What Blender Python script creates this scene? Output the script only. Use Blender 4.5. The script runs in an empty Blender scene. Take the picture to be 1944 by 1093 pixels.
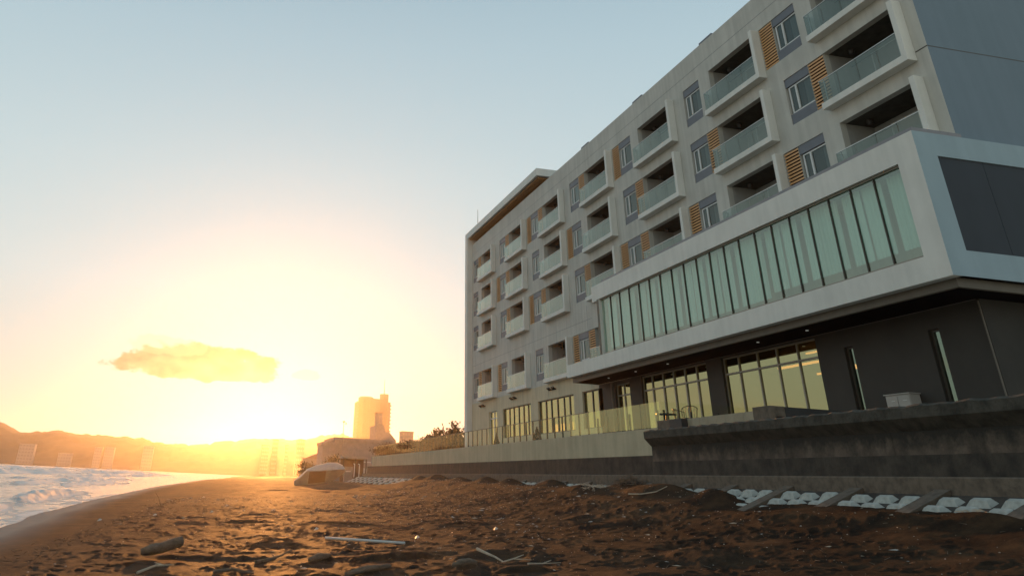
import bpy, math, random
import numpy as np
from mathutils import Matrix, Vector
random.seed(7); rng = np.random.default_rng(11)
C = bpy.context.scene.collection
S = bpy.context.scene
R = math.radians
# Measured frame: X runs away from the camera along the hotel front, Y towards the hotel, Z up; the camera is the origin.
# Blender frame: (-X, Y, Z).

# ------------------------------------------------------------------ camera
cam_d = bpy.data.cameras.new('camera'); cam = bpy.data.objects.new('camera', cam_d); C.objects.link(cam)
S.camera = cam
cam_d.sensor_fit = 'HORIZONTAL'; cam_d.sensor_width = 36.0
cam_d.lens = 36.0 * 1448.9877 / 1944
cam_d.shift_x = (972 - 765.2192) / 1944
cam_d.shift_y = (141.3325 - 546.5) / 1944
cam_d.clip_start = 0.1; cam_d.clip_end = 9000
right = (-0.21396483, 0.97588317, 0.04325598); up = (-0.45129156, -0.13802536, 0.88163764); fw = (0.86634575, 0.16911839, 0.46994041)
mx = lambda v: Vector((-v[0], v[1], v[2]))
cam.matrix_world = Matrix.Translation((0, 0, 0)) @ Matrix((mx(right), mx(up), -mx(fw))).transposed().to_4x4()

# ------------------------------------------------------------------ sky and sun
SUN = Vector((-0.99489, 0.0633, 0.0787)).normalized()
ELEV = math.asin(SUN.z); ROT = math.atan2(SUN.x, SUN.y)
CLOUD = (-0.036, 0.106, 0.106, 0.031)
world = bpy.data.worlds.new('World'); S.world = world; world.use_nodes = True
wt = world.node_tree; wt.nodes.clear()
def wn(t, **k):
    n = wt.nodes.new(t)
    for a, b in k.items(): setattr(n, a, b)
    return n
W_OUT = wn('ShaderNodeOutputWorld'); W_BG = wn('ShaderNodeBackground')
SKY = wn('ShaderNodeTexSky', sky_type='NISHITA')
SKY.sun_disc = False; SKY.sun_elevation = ELEV; SKY.sun_rotation = ROT
SKY.air_density = 1.0; SKY.dust_density = 1.2; SKY.ozone_density = 2.0; SKY.altitude = 0
SKY_STRENGTH = 0.12
W_BG.inputs['Strength'].default_value = SKY_STRENGTH
def wl(a, b): wt.links.new(a, b)
def wmath(op, a, b=None, clamp=False):
    n = wn('ShaderNodeMath', operation=op, use_clamp=clamp)
    for i, v in enumerate((a, b)):
        if v is None: continue
        if hasattr(v, 'links'): wl(v, n.inputs[i])
        else: n.inputs[i].default_value = v
    return n.outputs[0]
def wvec(op, a, b=None):
    n = wn('ShaderNodeVectorMath', operation=op)
    for i, v in enumerate((a, b)):
        if v is None: continue
        if hasattr(v, 'links'): wl(v, n.inputs[i])
        else: n.inputs[i].default_value = v
    return n.outputs[1] if op == 'DOT_PRODUCT' else n.outputs[0]
def wmix(f, a, b, blend='MIX'):
    n = wn('ShaderNodeMix', data_type='RGBA', blend_type=blend)
    for i, v in ((0, f), (6, a), (7, b)):
        if hasattr(v, 'links'): wl(v, n.inputs[i])
        else: n.inputs[i].default_value = v
    return n.outputs[2]
def wramp(f, stops):
    n = wn('ShaderNodeValToRGB'); e = n.color_ramp.elements
    e[0].position, e[0].color = stops[0][0], (*stops[0][1], 1); e[1].position, e[1].color = stops[-1][0], (*stops[-1][1], 1)
    for p, c in stops[1:-1]: e.new(p).color = (*c, 1)
    wl(f, n.inputs[0]); return n.outputs[0]
TC = wn('ShaderNodeTexCoord'); DIR = wvec('NORMALIZE', TC.outputs['Generated'])
sep = wn('ShaderNodeSeparateXYZ'); wl(DIR, sep.inputs[0]); EL = wmath('MAXIMUM', sep.outputs[2], 0.0)
# the physical sky, its range compressed as the photograph's exposure does, over thin high veil cloud
gm = wn('ShaderNodeGamma'); gm.inputs[1].default_value = 0.55; sc_ = wvec('MULTIPLY', SKY.outputs[0], (SKY_STRENGTH,) * 3); wl(sc_, gm.inputs[0])
veil = wramp(EL, [(0.0, (0.68, 0.66, 0.52)), (0.08, (0.67, 0.69, 0.60)), (0.20, (0.66, 0.74, 0.71)), (0.34, (0.57, 0.69, 0.70)), (0.5, (0.45, 0.59, 0.64)), (0.66, (0.31, 0.45, 0.53)), (0.85, (0.23, 0.35, 0.45)), (1.0, (0.19, 0.30, 0.40))])
col = wvec('ADD', wvec('MULTIPLY', gm.outputs[0], (0.12, 0.12, 0.13)), wvec('MULTIPLY', veil, (0.90, 0.91, 0.92)))
# one bank of cloud low over the bay, beside the sun
AZ = wmath('ARCTAN2', sep.outputs[1], wmath('MULTIPLY', sep.outputs[0], -1.0)); ELA = wmath('ARCSINE', sep.outputs[2])
def cloud(az0, el0, wa, we, seed, flat):
    u = wmath('DIVIDE', wmath('SUBTRACT', AZ, az0), wa); v = wmath('DIVIDE', wmath('SUBTRACT', ELA, el0), we)
    nz = wn('ShaderNodeTexNoise'); nz.inputs['Scale'].default_value = 1.0; nz.inputs['Detail'].default_value = 7; nz.inputs['Roughness'].default_value = 0.55
    cb = wn('ShaderNodeCombineXYZ'); wl(wmath('MULTIPLY', AZ, 34.0), cb.inputs[0]); wl(wmath('MULTIPLY', ELA, 60.0), cb.inputs[1]); cb.inputs[2].default_value = seed; wl(cb.outputs[0], nz.inputs['Vector'])
    up_ = wmath('MAXIMUM', v, 0.0); dn = wmath('MULTIPLY', wmath('MINIMUM', v, 0.0), flat)
    r2 = wmath('ADD', wmath('MULTIPLY', u, u), wmath('ADD', wmath('MULTIPLY', up_, up_), wmath('MULTIPLY', dn, dn)))
    e = wmath('SUBTRACT', wmath('ADD', 1.0, wmath('MULTIPLY', wmath('SUBTRACT', nz.outputs['Fac'], 0.5), 2.4)), r2)
    CN.append(nz.outputs['Fac']); return wmath('MULTIPLY', e, 3.6, True)
CN = []
CL1 = cloud(CLOUD[0], CLOUD[1], CLOUD[2], CLOUD[3], 3.0, 2.6); CL2 = cloud(0.093, 0.108, 0.022, 0.008, 9.0, 1.5); CL3 = cloud(-0.075, 0.128, 0.05, 0.014, 5.0, 1.5)
ccol = wramp(CN[0], [(0.35, (0.66, 0.46, 0.26)), (0.62, (0.32, 0.22, 0.14))])
col = wmix(wmath('MULTIPLY', CL1, 0.92), col, ccol); col = wmix(wmath('MULTIPLY', CL2, 0.4), col, (0.95, 0.75, 0.40, 1)); col = wmix(wmath('MULTIPLY', CL3, 0.35), col, (0.9, 0.72, 0.42, 1))
# broken wisps farther round over the open sea, thinning out near the horizon and high up
wz = wn('ShaderNodeTexNoise'); wz.inputs['Scale'].default_value = 1.0; wz.inputs['Detail'].default_value = 6; cb = wn('ShaderNodeCombineXYZ'); wl(wmath('MULTIPLY', AZ, 5.0), cb.inputs[0]); wl(wmath('MULTIPLY', ELA, 17.0), cb.inputs[1]); wl(cb.outputs[0], wz.inputs['Vector'])
wf = wmath('MULTIPLY', wmath('SUBTRACT', wz.outputs['Fac'], 0.53), 5.0, True); wf = wmath('MULTIPLY', wf, wmath('MULTIPLY', wmath('SUBTRACT', -0.36, AZ), 5.0, True)); wf = wmath('MULTIPLY', wf, wmath('MULTIPLY', wmath('SUBTRACT', 0.5, ELA), 4.0, True))
col = wmix(wmath('MULTIPLY', wf, 0.55), col, (0.80, 0.56, 0.36, 1))
wl(wvec('MULTIPLY', col, (1 / SKY_STRENGTH,) * 3), W_BG.inputs['Color'])
wl(W_BG.outputs[0], W_OUT.inputs['Surface'])

sun_d = bpy.data.lights.new('sun', 'SUN'); sun = bpy.data.objects.new('sun', sun_d); C.objects.link(sun)
sun_d.energy = 5.0; sun_d.angle = R(0.6); sun_d.color = (1.0, 0.39, 0.10)
sun.rotation_euler = SUN.to_track_quat('Z', 'Y').to_euler()

S.view_settings.view_transform = 'Standard'; S.view_settings.look = 'None'
S.view_settings.exposure = 0.0; S.view_settings.gamma = 1.0
S.view_settings.use_curve_mapping = False
S.cycles.max_bounces = 7; S.cycles.volume_bounces = 0; S.cycles.transparent_max_bounces = 16
S.cycles.use_denoising = True

HAZE_DENSITY = 0.00015; HAZE_G = 0.84; HAZE_COL = (1.0, 0.93, 0.82)

# ------------------------------------------------------------------ materials
def ramp(nt, stops):
    n = nt.nodes.new('ShaderNodeValToRGB'); e = n.color_ramp.elements
    e[0].position, e[0].color = stops[0][0], (*stops[0][1], 1)
    e[1].position, e[1].color = stops[-1][0], (*stops[-1][1], 1)
    for p, c in stops[1:-1]:
        k = e.new(p); k.color = (*c, 1)
    return n
def mat(name, col, rough=0.6, col2=None, scale=1.5, stretch=(1, 1, 1), amt=1.0, bump=0.0, bscale=30, spec=0.5, metal=0.0, detail=6, streak=0.0):
    m = bpy.data.materials.new(name); m.use_nodes = True; nt = m.node_tree
    b = nt.nodes['Principled BSDF']; b.inputs['Roughness'].default_value = rough
    b.inputs['Metallic'].default_value = metal; b.inputs['Specular IOR Level'].default_value = spec
    tc = nt.nodes.new('ShaderNodeTexCoord'); mp = nt.nodes.new('ShaderNodeMapping'); mp.inputs['Scale'].default_value = stretch
    nt.links.new(tc.outputs['Object'], mp.inputs['Vector'])
    nz = nt.nodes.new('ShaderNodeTexNoise'); nz.inputs['Scale'].default_value = scale; nz.inputs['Detail'].default_value = detail; nz.inputs['Roughness'].default_value = 0.62
    nt.links.new(mp.outputs[0], nz.inputs['Vector'])
    c2 = col2 or tuple(x * 0.82 for x in col)
    rp = ramp(nt, [(0.32, c2), (0.62, col)]); nt.links.new(nz.outputs['Fac'], rp.inputs[0])
    out = rp.outputs[0]
    if streak > 0:
        mp2 = nt.nodes.new('ShaderNodeMapping'); mp2.inputs['Scale'].default_value = (1, 1, 0.06)
        nt.links.new(tc.outputs['Object'], mp2.inputs['Vector'])
        n2 = nt.nodes.new('ShaderNodeTexNoise'); n2.inputs['Scale'].default_value = 3.2; n2.inputs['Detail'].default_value = 5
        nt.links.new(mp2.outputs[0], n2.inputs['Vector'])
        r2 = ramp(nt, [(0.38, (1 - streak,) * 3), (0.6, (1, 1, 1))]); nt.links.new(n2.outputs['Fac'], r2.inputs[0])
        mm = nt.nodes.new('ShaderNodeMix'); mm.data_type = 'RGBA'; mm.blend_type = 'MULTIPLY'; mm.inputs[0].default_value = 1
        nt.links.new(out, mm.inputs[6]); nt.links.new(r2.outputs[0], mm.inputs[7]); out = mm.outputs[2]
    nt.links.new(out, b.inputs['Base Color'])
    if bump > 0:
        n3 = nt.nodes.new('ShaderNodeTexNoise'); n3.inputs['Scale'].default_value = bscale; n3.inputs['Detail'].default_value = 5
        nt.links.new(tc.outputs['Object'], n3.inputs['Vector'])
        bp = nt.nodes.new('ShaderNodeBump'); bp.inputs['Strength'].default_value = bump; bp.inputs['Distance'].default_value = 0.02
        nt.links.new(n3.outputs['Fac'], bp.inputs['Height']); nt.links.new(bp.outputs[0], b.inputs['Normal'])
    return m
def glass(name, tint, base=0.06, gain=1.0, rough=0.01, ior=1.55, refl=(0.95, 1.0, 0.96)):
    m = bpy.data.materials.new(name); m.use_nodes = True; nt = m.node_tree; nt.nodes.clear()
    o = nt.nodes.new('ShaderNodeOutputMaterial'); mix = nt.nodes.new('ShaderNodeMixShader')
    t = nt.nodes.new('ShaderNodeBsdfTransparent'); t.inputs[0].default_value = (*tint, 1)
    g = nt.nodes.new('ShaderNodeBsdfGlossy'); g.inputs['Roughness'].default_value = rough; g.inputs[0].default_value = (*refl, 1)
    # a pane is one thin sheet: Schlick reflectance of either face, times gain, plus a coating's constant share
    geo = nt.nodes.new('ShaderNodeNewGeometry'); dt = nt.nodes.new('ShaderNodeVectorMath'); dt.operation = 'DOT_PRODUCT'
    nt.links.new(geo.outputs['Normal'], dt.inputs[0]); nt.links.new(geo.outputs['Incoming'], dt.inputs[1])
    def m_(op, x, y=None, cl=False):
        n = nt.nodes.new('ShaderNodeMath'); n.operation = op; n.use_clamp = cl
        for i, q in enumerate((x, y)):
            if q is None: continue
            if hasattr(q, 'links'): nt.links.new(q, n.inputs[i])
            else: n.inputs[i].default_value = q
        return n.outputs[0]
    ft = m_('POWER', m_('SUBTRACT', 1.0, m_('ABSOLUTE', dt.outputs['Value'])), 5.0)
    fac = m_('ADD', m_('MULTIPLY', m_('ADD', m_('MULTIPLY', ft, 0.96), 0.04), gain), base, True); nt.links.new(fac, mix.inputs[0])
    nt.links.new(t.outputs[0], mix.inputs[1]); nt.links.new(g.outputs[0], mix.inputs[2]); nt.links.new(mix.outputs[0], o.inputs[0])
    return m
def emis(name, col, s):
    m = bpy.data.materials.new(name); m.use_nodes = True; nt = m.node_tree; b = nt.nodes['Principled BSDF']
    b.inputs['Emission Color'].default_value = (*col, 1); b.inputs['Emission Strength'].default_value = s; b.inputs['Base Color'].default_value = (*col, 1)
    return m
M = {}
M['plaster'] = mat('plaster', (0.525, 0.505, 0.455), 0.7, (0.455, 0.44, 0.395), 0.7, bump=0.15, bscale=60, streak=0.12)
M['recess'] = mat('recess_plaster_shaded', (0.34, 0.33, 0.31), 0.8, (0.28, 0.275, 0.26), 1.5, streak=0.1)  # plaster darkened to carry the shade inside the balcony recesses
M['plaster_low_warm_light'] = mat('plaster_low_warm_light', (0.56, 0.47, 0.32), 0.7, (0.49, 0.41, 0.28), 0.6, bump=0.2, bscale=40, streak=0.12)  # upper plaster tinted warmer; the warm light low down is in the colour
M['white'] = mat('white_paint', (0.70, 0.68, 0.625), 0.6, (0.62, 0.605, 0.555), 0.7, streak=0.06, bump=0.08, bscale=50)
M['white_side'] = mat('white_paint_shaded', (0.29, 0.375, 0.415), 0.6, (0.26, 0.34, 0.38), 0.6, streak=0.05)  # the box's white paint with its side's blue shade mixed into the colour
M['side_wall'] = mat('shaded_end_wall', (0.155, 0.205, 0.25), 0.7, (0.14, 0.19, 0.23), 0.4, streak=0.05)  # end wall colour darkened and blued to carry the shade on it
M['dark_brown'] = mat('dark_brown_paint', (0.030, 0.026, 0.021), 0.7, (0.020, 0.018, 0.014), 0.8, bump=0.2)
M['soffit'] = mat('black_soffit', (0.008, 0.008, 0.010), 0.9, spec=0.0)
M['fascia'] = mat('brown_fascia', (0.13, 0.11, 0.085), 0.6, streak=0.1)
M['coping'] = mat('grey_metal_coping', (0.22, 0.21, 0.22), 0.45, metal=0.2)
M['panel_grey'] = mat('slate_panel', (0.13, 0.14, 0.165), 0.5)
M['panel_dark'] = mat('dark_slate_panel', (0.026, 0.034, 0.046), 0.7, (0.021, 0.028, 0.038), 0.7, streak=0.06)
M['wood'] = mat('orange_wood', (0.68, 0.37, 0.16), 0.5, (0.52, 0.27, 0.11), 3, stretch=(0.6, 4, 14))
M['wood_dark'] = mat('dark_gap', (0.05, 0.028, 0.015), 0.8)
M['frame'] = mat('pale_window_frame', (0.62, 0.62, 0.60), 0.4)
M['dark_frame'] = mat('dark_mullion', (0.06, 0.05, 0.04), 0.4)
M['brown_frame'] = mat('bronze_frame', (0.26, 0.23, 0.19), 0.4, metal=0.3)
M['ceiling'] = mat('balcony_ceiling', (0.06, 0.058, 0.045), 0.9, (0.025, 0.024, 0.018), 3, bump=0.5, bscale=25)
M['room'] = mat('dark_room', (0.07, 0.065, 0.06), 0.8)
M['curtain'] = mat('white_curtain', (0.50, 0.60, 0.55), 0.8, (0.38, 0.48, 0.44), 1.0, stretch=(9, 9, 0.2))
M['blind'] = mat('pale_blind', (0.34, 0.37, 0.38), 0.8, (0.27, 0.30, 0.31), 1.0, stretch=(6, 6, 0.3))
M['glass'] = glass('window_glass', (0.36, 0.40, 0.40), 0.03, 1.1, refl=(0.85, 0.95, 0.9))
M['glass_gf'] = glass('mirror_glass', (0.16, 0.17, 0.13), 0.31, 1.0, refl=(0.90, 0.88, 0.50))
M['glass_slit'] = glass('slit_glass', (0.2, 0.24, 0.2), 0.25, 0.9, refl=(0.58, 0.74, 0.60))
M['glass_strip'] = glass('strip_glass', (0.74, 0.89, 0.83), 0.15, 1.0, refl=(0.9, 1.0, 0.88))
M['glass_rail'] = glass('balcony_glass', (0.46, 0.51, 0.51), 0.05, 1.5, refl=(0.88, 1.0, 0.90))
M['glass_terrace'] = glass('terrace_glass', (0.93, 0.95, 0.86), 0.01, 0.30, refl=(1.0, 0.95, 0.65))
M['metal_dark'] = mat('dark_metal', (0.035, 0.033, 0.03), 0.45, metal=0.4)
M['metal_pale'] = mat('pale_metal', (0.6, 0.6, 0.58), 0.35, metal=0.5)
M['sandstone'] = mat('tan_wall', (0.50, 0.42, 0.28), 0.8, (0.42, 0.35, 0.23), 0.9, bump=0.3, bscale=45, streak=0.12)
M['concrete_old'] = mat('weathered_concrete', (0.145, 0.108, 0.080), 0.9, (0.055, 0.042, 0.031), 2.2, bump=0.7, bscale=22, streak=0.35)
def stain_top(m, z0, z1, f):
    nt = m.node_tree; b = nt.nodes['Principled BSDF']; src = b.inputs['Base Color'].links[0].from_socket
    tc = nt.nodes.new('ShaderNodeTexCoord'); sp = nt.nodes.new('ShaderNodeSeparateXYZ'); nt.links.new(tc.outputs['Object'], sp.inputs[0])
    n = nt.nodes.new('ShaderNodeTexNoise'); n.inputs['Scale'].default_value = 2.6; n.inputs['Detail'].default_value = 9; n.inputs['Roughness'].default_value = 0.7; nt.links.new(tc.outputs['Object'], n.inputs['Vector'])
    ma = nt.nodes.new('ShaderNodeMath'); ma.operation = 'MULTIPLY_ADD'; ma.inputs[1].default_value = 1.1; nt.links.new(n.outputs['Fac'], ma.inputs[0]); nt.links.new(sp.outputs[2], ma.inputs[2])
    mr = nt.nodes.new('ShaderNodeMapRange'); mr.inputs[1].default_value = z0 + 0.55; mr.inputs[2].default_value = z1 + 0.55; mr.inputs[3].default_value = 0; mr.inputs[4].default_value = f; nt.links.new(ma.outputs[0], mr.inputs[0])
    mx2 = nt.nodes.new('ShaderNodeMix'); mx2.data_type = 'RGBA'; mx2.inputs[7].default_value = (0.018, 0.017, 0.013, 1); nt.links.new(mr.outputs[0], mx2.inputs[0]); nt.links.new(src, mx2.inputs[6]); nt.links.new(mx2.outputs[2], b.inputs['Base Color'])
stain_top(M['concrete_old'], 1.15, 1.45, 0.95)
M['concrete_dark'] = mat('stained_concrete', (0.070, 0.056, 0.042), 0.9, (0.026, 0.022, 0.017), 2.6, bump=0.7, bscale=18, streak=0.3)
M['concrete_top'] = mat('coping_concrete', (0.070, 0.062, 0.048), 0.9, (0.022, 0.021, 0.015), 3, bump=0.8, bscale=14)
M['rib'] = mat('rib_concrete', (0.155, 0.118, 0.085), 0.9, (0.080, 0.062, 0.046), 5, bump=0.5, bscale=20)
M['block'] = mat('pale_block_concrete', (0.46, 0.46, 0.41), 0.9, (0.28, 0.28, 0.245), 5, bump=0.35, bscale=40)
M['tile'] = mat('tan_tile', (0.34, 0.28, 0.19), 0.6, (0.28, 0.23, 0.15), 2)
M['terrace_floor'] = mat('terrace_paving', (0.3, 0.28, 0.24), 0.8)
M['planter'] = mat('black_planter', (0.02, 0.02, 0.02), 0.6)
M['warm'] = emis('warm_lamp', (1.0, 0.55, 0.2), 2.5)
M['blind_dark'] = mat('grey_blind', (0.11, 0.12, 0.13), 0.8, (0.07, 0.08, 0.09), 1.0, stretch=(6, 6, 0.3))
M['glass_terrace_near'] = glass('terrace_glass_near', (0.90, 0.97, 0.62), 0.16, 0.6, refl=(0.95, 0.93, 0.55))
M['orange_lamp_and_glint'] = emis('orange_lamp_and_glint', (1.0, 0.42, 0.10), 5.0)  # for ceiling lights, and for imitated cloud reflections in one window
M['white_lamp'] = emis('white_lamp', (1.0, 0.93, 0.8), 9)
M['dim_lamp'] = emis('dim_downlight', (0.9, 0.95, 0.9), 0.22)
M['leaf'] = mat('leaf_green', (0.10, 0.075, 0.03), 0.7, (0.05, 0.045, 0.016), 6)
M['hedge'] = mat('hedge_leaf', (0.085, 0.045, 0.018), 0.8, (0.04, 0.024, 0.01), 6)
M['leaf_dark'] = mat('leaf_dark', (0.03, 0.03, 0.02), 0.8)
M['bark'] = mat('bark', (0.09, 0.06, 0.04), 0.9)
M['driftwood'] = mat('driftwood', (0.17, 0.12, 0.08), 0.85, (0.08, 0.055, 0.035), 9, stretch=(1, 1, 3), bump=0.8, bscale=40)
M['bleached'] = mat('bleached_wood', (0.50, 0.40, 0.29), 0.8, (0.34, 0.26, 0.18), 8)
M['plank'] = mat('white_plank', (0.62, 0.60, 0.56), 0.6)
M['shell'] = mat('shell_white', (0.50, 0.46, 0.40), 0.5)
M['tower'] = mat('tower_concrete', (0.24, 0.17, 0.13), 0.8)
M['tower_line'] = mat('tower_balcony', (0.24, 0.18, 0.14), 0.8)
M['grey_block'] = mat('grey_block_wall', (0.24, 0.23, 0.22), 0.8)
M['pale_far'] = mat('pale_far_wall', (0.42, 0.38, 0.34), 0.8)
M['far_glass'] = mat('far_window', (0.30, 0.26, 0.23), 0.5)
M['boat'] = mat('boat_paint', (0.36, 0.34, 0.29), 0.5, (0.28, 0.26, 0.22), 2)
M['boat_dark'] = mat('boat_brown_paint', (0.20, 0.11, 0.06), 0.6)
M['shed'] = mat('shed_wall', (0.26, 0.24, 0.22), 0.7)
M['asphalt'] = mat('asphalt', (0.05, 0.05, 0.05), 0.9)
M['hill'] = mat('hill_woods', (0.055, 0.05, 0.025), 0.9, (0.025, 0.028, 0.012), 0.03, bump=0)
M['rubber'] = mat('rubber', (0.02, 0.02, 0.02), 0.8)
M['car_paint'] = mat('car_paint', (0.5, 0.5, 0.5), 0.3, metal=0.3)

# ------------------------------------------------------------------ mesh helpers (measured frame in, Blender frame out)
class MB:
    def __init__(s): s.v = []; s.f = []; s.mi = []; s.cur = 0
    def face(s, pts):
        n = len(s.v); s.v += [(-p[0], p[1], p[2]) for p in pts]; s.f.append(tuple(range(n, n + len(pts)))); s.mi.append(s.cur)
    def poly(s, verts, faces):
        n = len(s.v); s.v += [(-p[0], p[1], p[2]) for p in verts]
        for f in faces: s.f.append(tuple(n + i for i in reversed(f))); s.mi.append(s.cur)
    def box(s, x0, x1, y0, y1, z0, z1):
        x0, x1 = sorted((x0, x1)); y0, y1 = sorted((y0, y1)); z0, z1 = sorted((z0, z1))
        v = [(x, y, z) for z in (z0, z1) for y in (y0, y1) for x in (x0, x1)]
        s.poly(v, [(0, 2, 3, 1), (4, 5, 7, 6), (0, 1, 5, 4), (2, 6, 7, 3), (0, 4, 6, 2), (1, 3, 7, 5)])
        return s
    def prism(s, prof, axis, a, b):
        """extrude a profile of 2D points along axis from a to b; axis 'x' takes (y,z), 'y' takes (x,z), 'z' takes (x,y)"""
        def P(p, t): return {'x': (t, p[0], p[1]), 'y': (p[0], t, p[1]), 'z': (p[0], p[1], t)}[axis]
        n = len(prof); v = [P(p, a) for p in prof] + [P(p, b) for p in prof]
        f = [tuple(range(n)), tuple(reversed(range(n, 2 * n)))] + [(i, i + n, (i + 1) % n + n, (i + 1) % n) for i in range(n)]
        s.poly(v, f); return s
    def tube(s, pts, rad, sides=8):
        pts = [Vector(p) for p in pts]; rings = []
        rads = rad if isinstance(rad, (list, tuple)) else [rad] * len(pts)
        for i, p in enumerate(pts):
            d = (pts[min(i + 1, len(pts) - 1)] - pts[max(i - 1, 0)]).normalized()
            u = d.orthogonal().normalized() if i == 0 else (u - d * u.dot(d)).normalized()
            w = d.cross(u); rings.append([p + (u * math.cos(t) + w * math.sin(t)) * rads[i] for t in [2 * math.pi * k / sides for k in range(sides)]])
        v = [tuple(q) for r in rings for q in r]; f = []
        for i in range(len(rings) - 1):
            for k in range(sides):
                a = i * sides + k; b = i * sides + (k + 1) % sides; f.append((a, b, b + sides, a + sides))
        f.append(tuple(reversed(range(sides)))); f.append(tuple(range(len(v) - sides, len(v))))
        s.poly(v, f); return s
    def build(s, name, m, parent=None, smooth=False, bevel=0, fix=True, **props):
        me = bpy.data.meshes.new(name); me.from_pydata(s.v, [], s.f)
        for x in (m if isinstance(m, (list, tuple)) else [m]): me.materials.append(M[x] if isinstance(x, str) else x)
        if isinstance(m, (list, tuple)): me.polygons.foreach_set('material_index', s.mi)
        if fix:
            import bmesh
            bm = bmesh.new(); bm.from_mesh(me); bmesh.ops.recalc_face_normals(bm, faces=bm.faces); bm.to_mesh(me); bm.free()
        if smooth: me.polygons.foreach_set('use_smooth', [True] * len(me.polygons))
        o = bpy.data.objects.new(name, me); C.objects.link(o)
        if bevel:
            b = o.modifiers.new('bevel', 'BEVEL'); b.width = bevel; b.segments = 2; b.limit_method = 'ANGLE'
        if parent is not None: o.parent = parent
        for k, v in props.items(): o[k] = v
        return o
def tag(o, label, category, group=None):
    o['label'] = label; o['category'] = category
    if group: o['group'] = group
    return o
def thing(name, label, category, loc=(0, 0, 0), group=None):
    o = bpy.data.objects.new(name, None); C.objects.link(o); o.location = (-loc[0], loc[1], loc[2]); o.empty_display_size = 0.2
    return tag(o, label, category, group)
def inst(src, name, dx=0, dy=0, dz=0, parent=None):
    o = bpy.data.objects.new(name, src.data); C.objects.link(o)
    o.location = (src.location.x - dx, src.location.y + dy, src.location.z + dz); o.parent = parent
    for m in src.modifiers:
        n = o.modifiers.new(m.name, m.type); n.width = m.width; n.segments = m.segments; n.limit_method = m.limit_method
    return o

# value noise
def _hash(ix, iy, seed):
    h = (ix.astype(np.int64) * 374761393 + iy.astype(np.int64) * 668265263 + seed * 1442695041) & 0xffffffff
    h = ((h ^ (h >> 13)) * 1274126177) & 0xffffffff
    return ((h ^ (h >> 16)) & 0xffffff) / float(0xffffff)
def vnoise(x, y, seed=0):
    ix = np.floor(x); iy = np.floor(y); fx = x - ix; fy = y - iy; fx = fx * fx * (3 - 2 * fx); fy = fy * fy * (3 - 2 * fy)
    a = _hash(ix, iy, seed); b = _hash(ix + 1, iy, seed); c = _hash(ix, iy + 1, seed); d = _hash(ix + 1, iy + 1, seed)
    return (a + (b - a) * fx) * (1 - fy) + (c + (d - c) * fx) * fy
def fbm(x, y, seed=0, oct=4):
    t = 0; a = 0.5
    for i in range(oct): t = t + a * (vnoise(x * 2 ** i, y * 2 ** i, seed + i) - 0.5); a *= 0.5
    return t
def grid_mesh(name, V, nu, nv, m, **props):
    """V: (nu*nv,3) in the measured frame"""
    me = bpy.data.meshes.new(name); V = V.copy(); V[:, 0] *= -1
    i = np.arange((nu - 1) * (nv - 1)); a = (i // (nv - 1)) * nv + i % (nv - 1)
    Q = np.stack([a, a + nv, a + nv + 1, a + 1], 1).astype(np.int32)
    e1 = V[Q[0, 1]] - V[Q[0, 0]]; e2 = V[Q[0, 3]] - V[Q[0, 0]]
    if np.cross(e1, e2)[2] < 0: Q = Q[:, ::-1].copy()
    me.vertices.add(len(V)); me.vertices.foreach_set('co', V.ravel().astype(np.float32))
    me.loops.add(Q.size); me.loops.foreach_set('vertex_index', Q.ravel())
    me.polygons.add(len(Q)); me.polygons.foreach_set('loop_start', np.arange(0, Q.size, 4, dtype=np.int32))
    me.update(calc_edges=True); me.polygons.foreach_set('use_smooth', [True] * len(Q))
    me.materials.append(m)
    o = bpy.data.objects.new(name, me); C.objects.link(o)
    for k, v in props.items(): o[k] = v
    return o

D = 21.94; H = 3.1
ROW = {'A': 19.27, 'B': 16.17, 'C': 13.07, 'E': 8.96}
COL = {1: 69.18, 2: 61.35, 3: 53.60, 4: 45.90, 5: 38.23, 6: 30.61, 7: 23.04}
ZPAR = 21.04; XR = 18.48; XL = 72.10
WATER = -1.70

# ------------------------------------------------------------------ sand
sx = np.array([-80, 0, 29, 36, 53, 106, 265, 672, 1100, 2600.]); sy = np.array([-5.0, -5.6, -6.12, -6.6, -6.81, -6.27, -0.87, 17.2, 70, 300.])
def shore(X): return np.interp(X, sx, sy)
def sand_base(X, Y):
    t = Y - shore(X)          # metres inland of the water line
    pt = [-400, -40, -8, -2, 0, 3, 7, 12, 16, 18.5, 20.0, 20.35, 21.4, 40, 120]
    pz = [-6, -3.4, -2.2, -1.85, -1.71, -1.55, -1.42, -1.18, -0.92, -0.50, -0.18, -0.09, -0.06, 0.0, 0.0]
    z = np.interp(t, pt, pz)
    far = np.clip((X - 25) / 60, 0, 1)
    z = z + far * np.clip(t / 12, 0, 1) * 0.22
    # near the wall the sand is banked up in the middle stretch and low at the far end
    bank = np.clip((Y - 11.5) / 3.5, 0, 1)
    mid = np.clip((X - 21.5) / 3, 0, 1) * np.clip((66 - X) / 12, 0, 1)
    z = z + bank * (mid * 0.17 - np.clip((X - 60) / 10, 0, 1) * 0.62)
    return z
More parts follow.
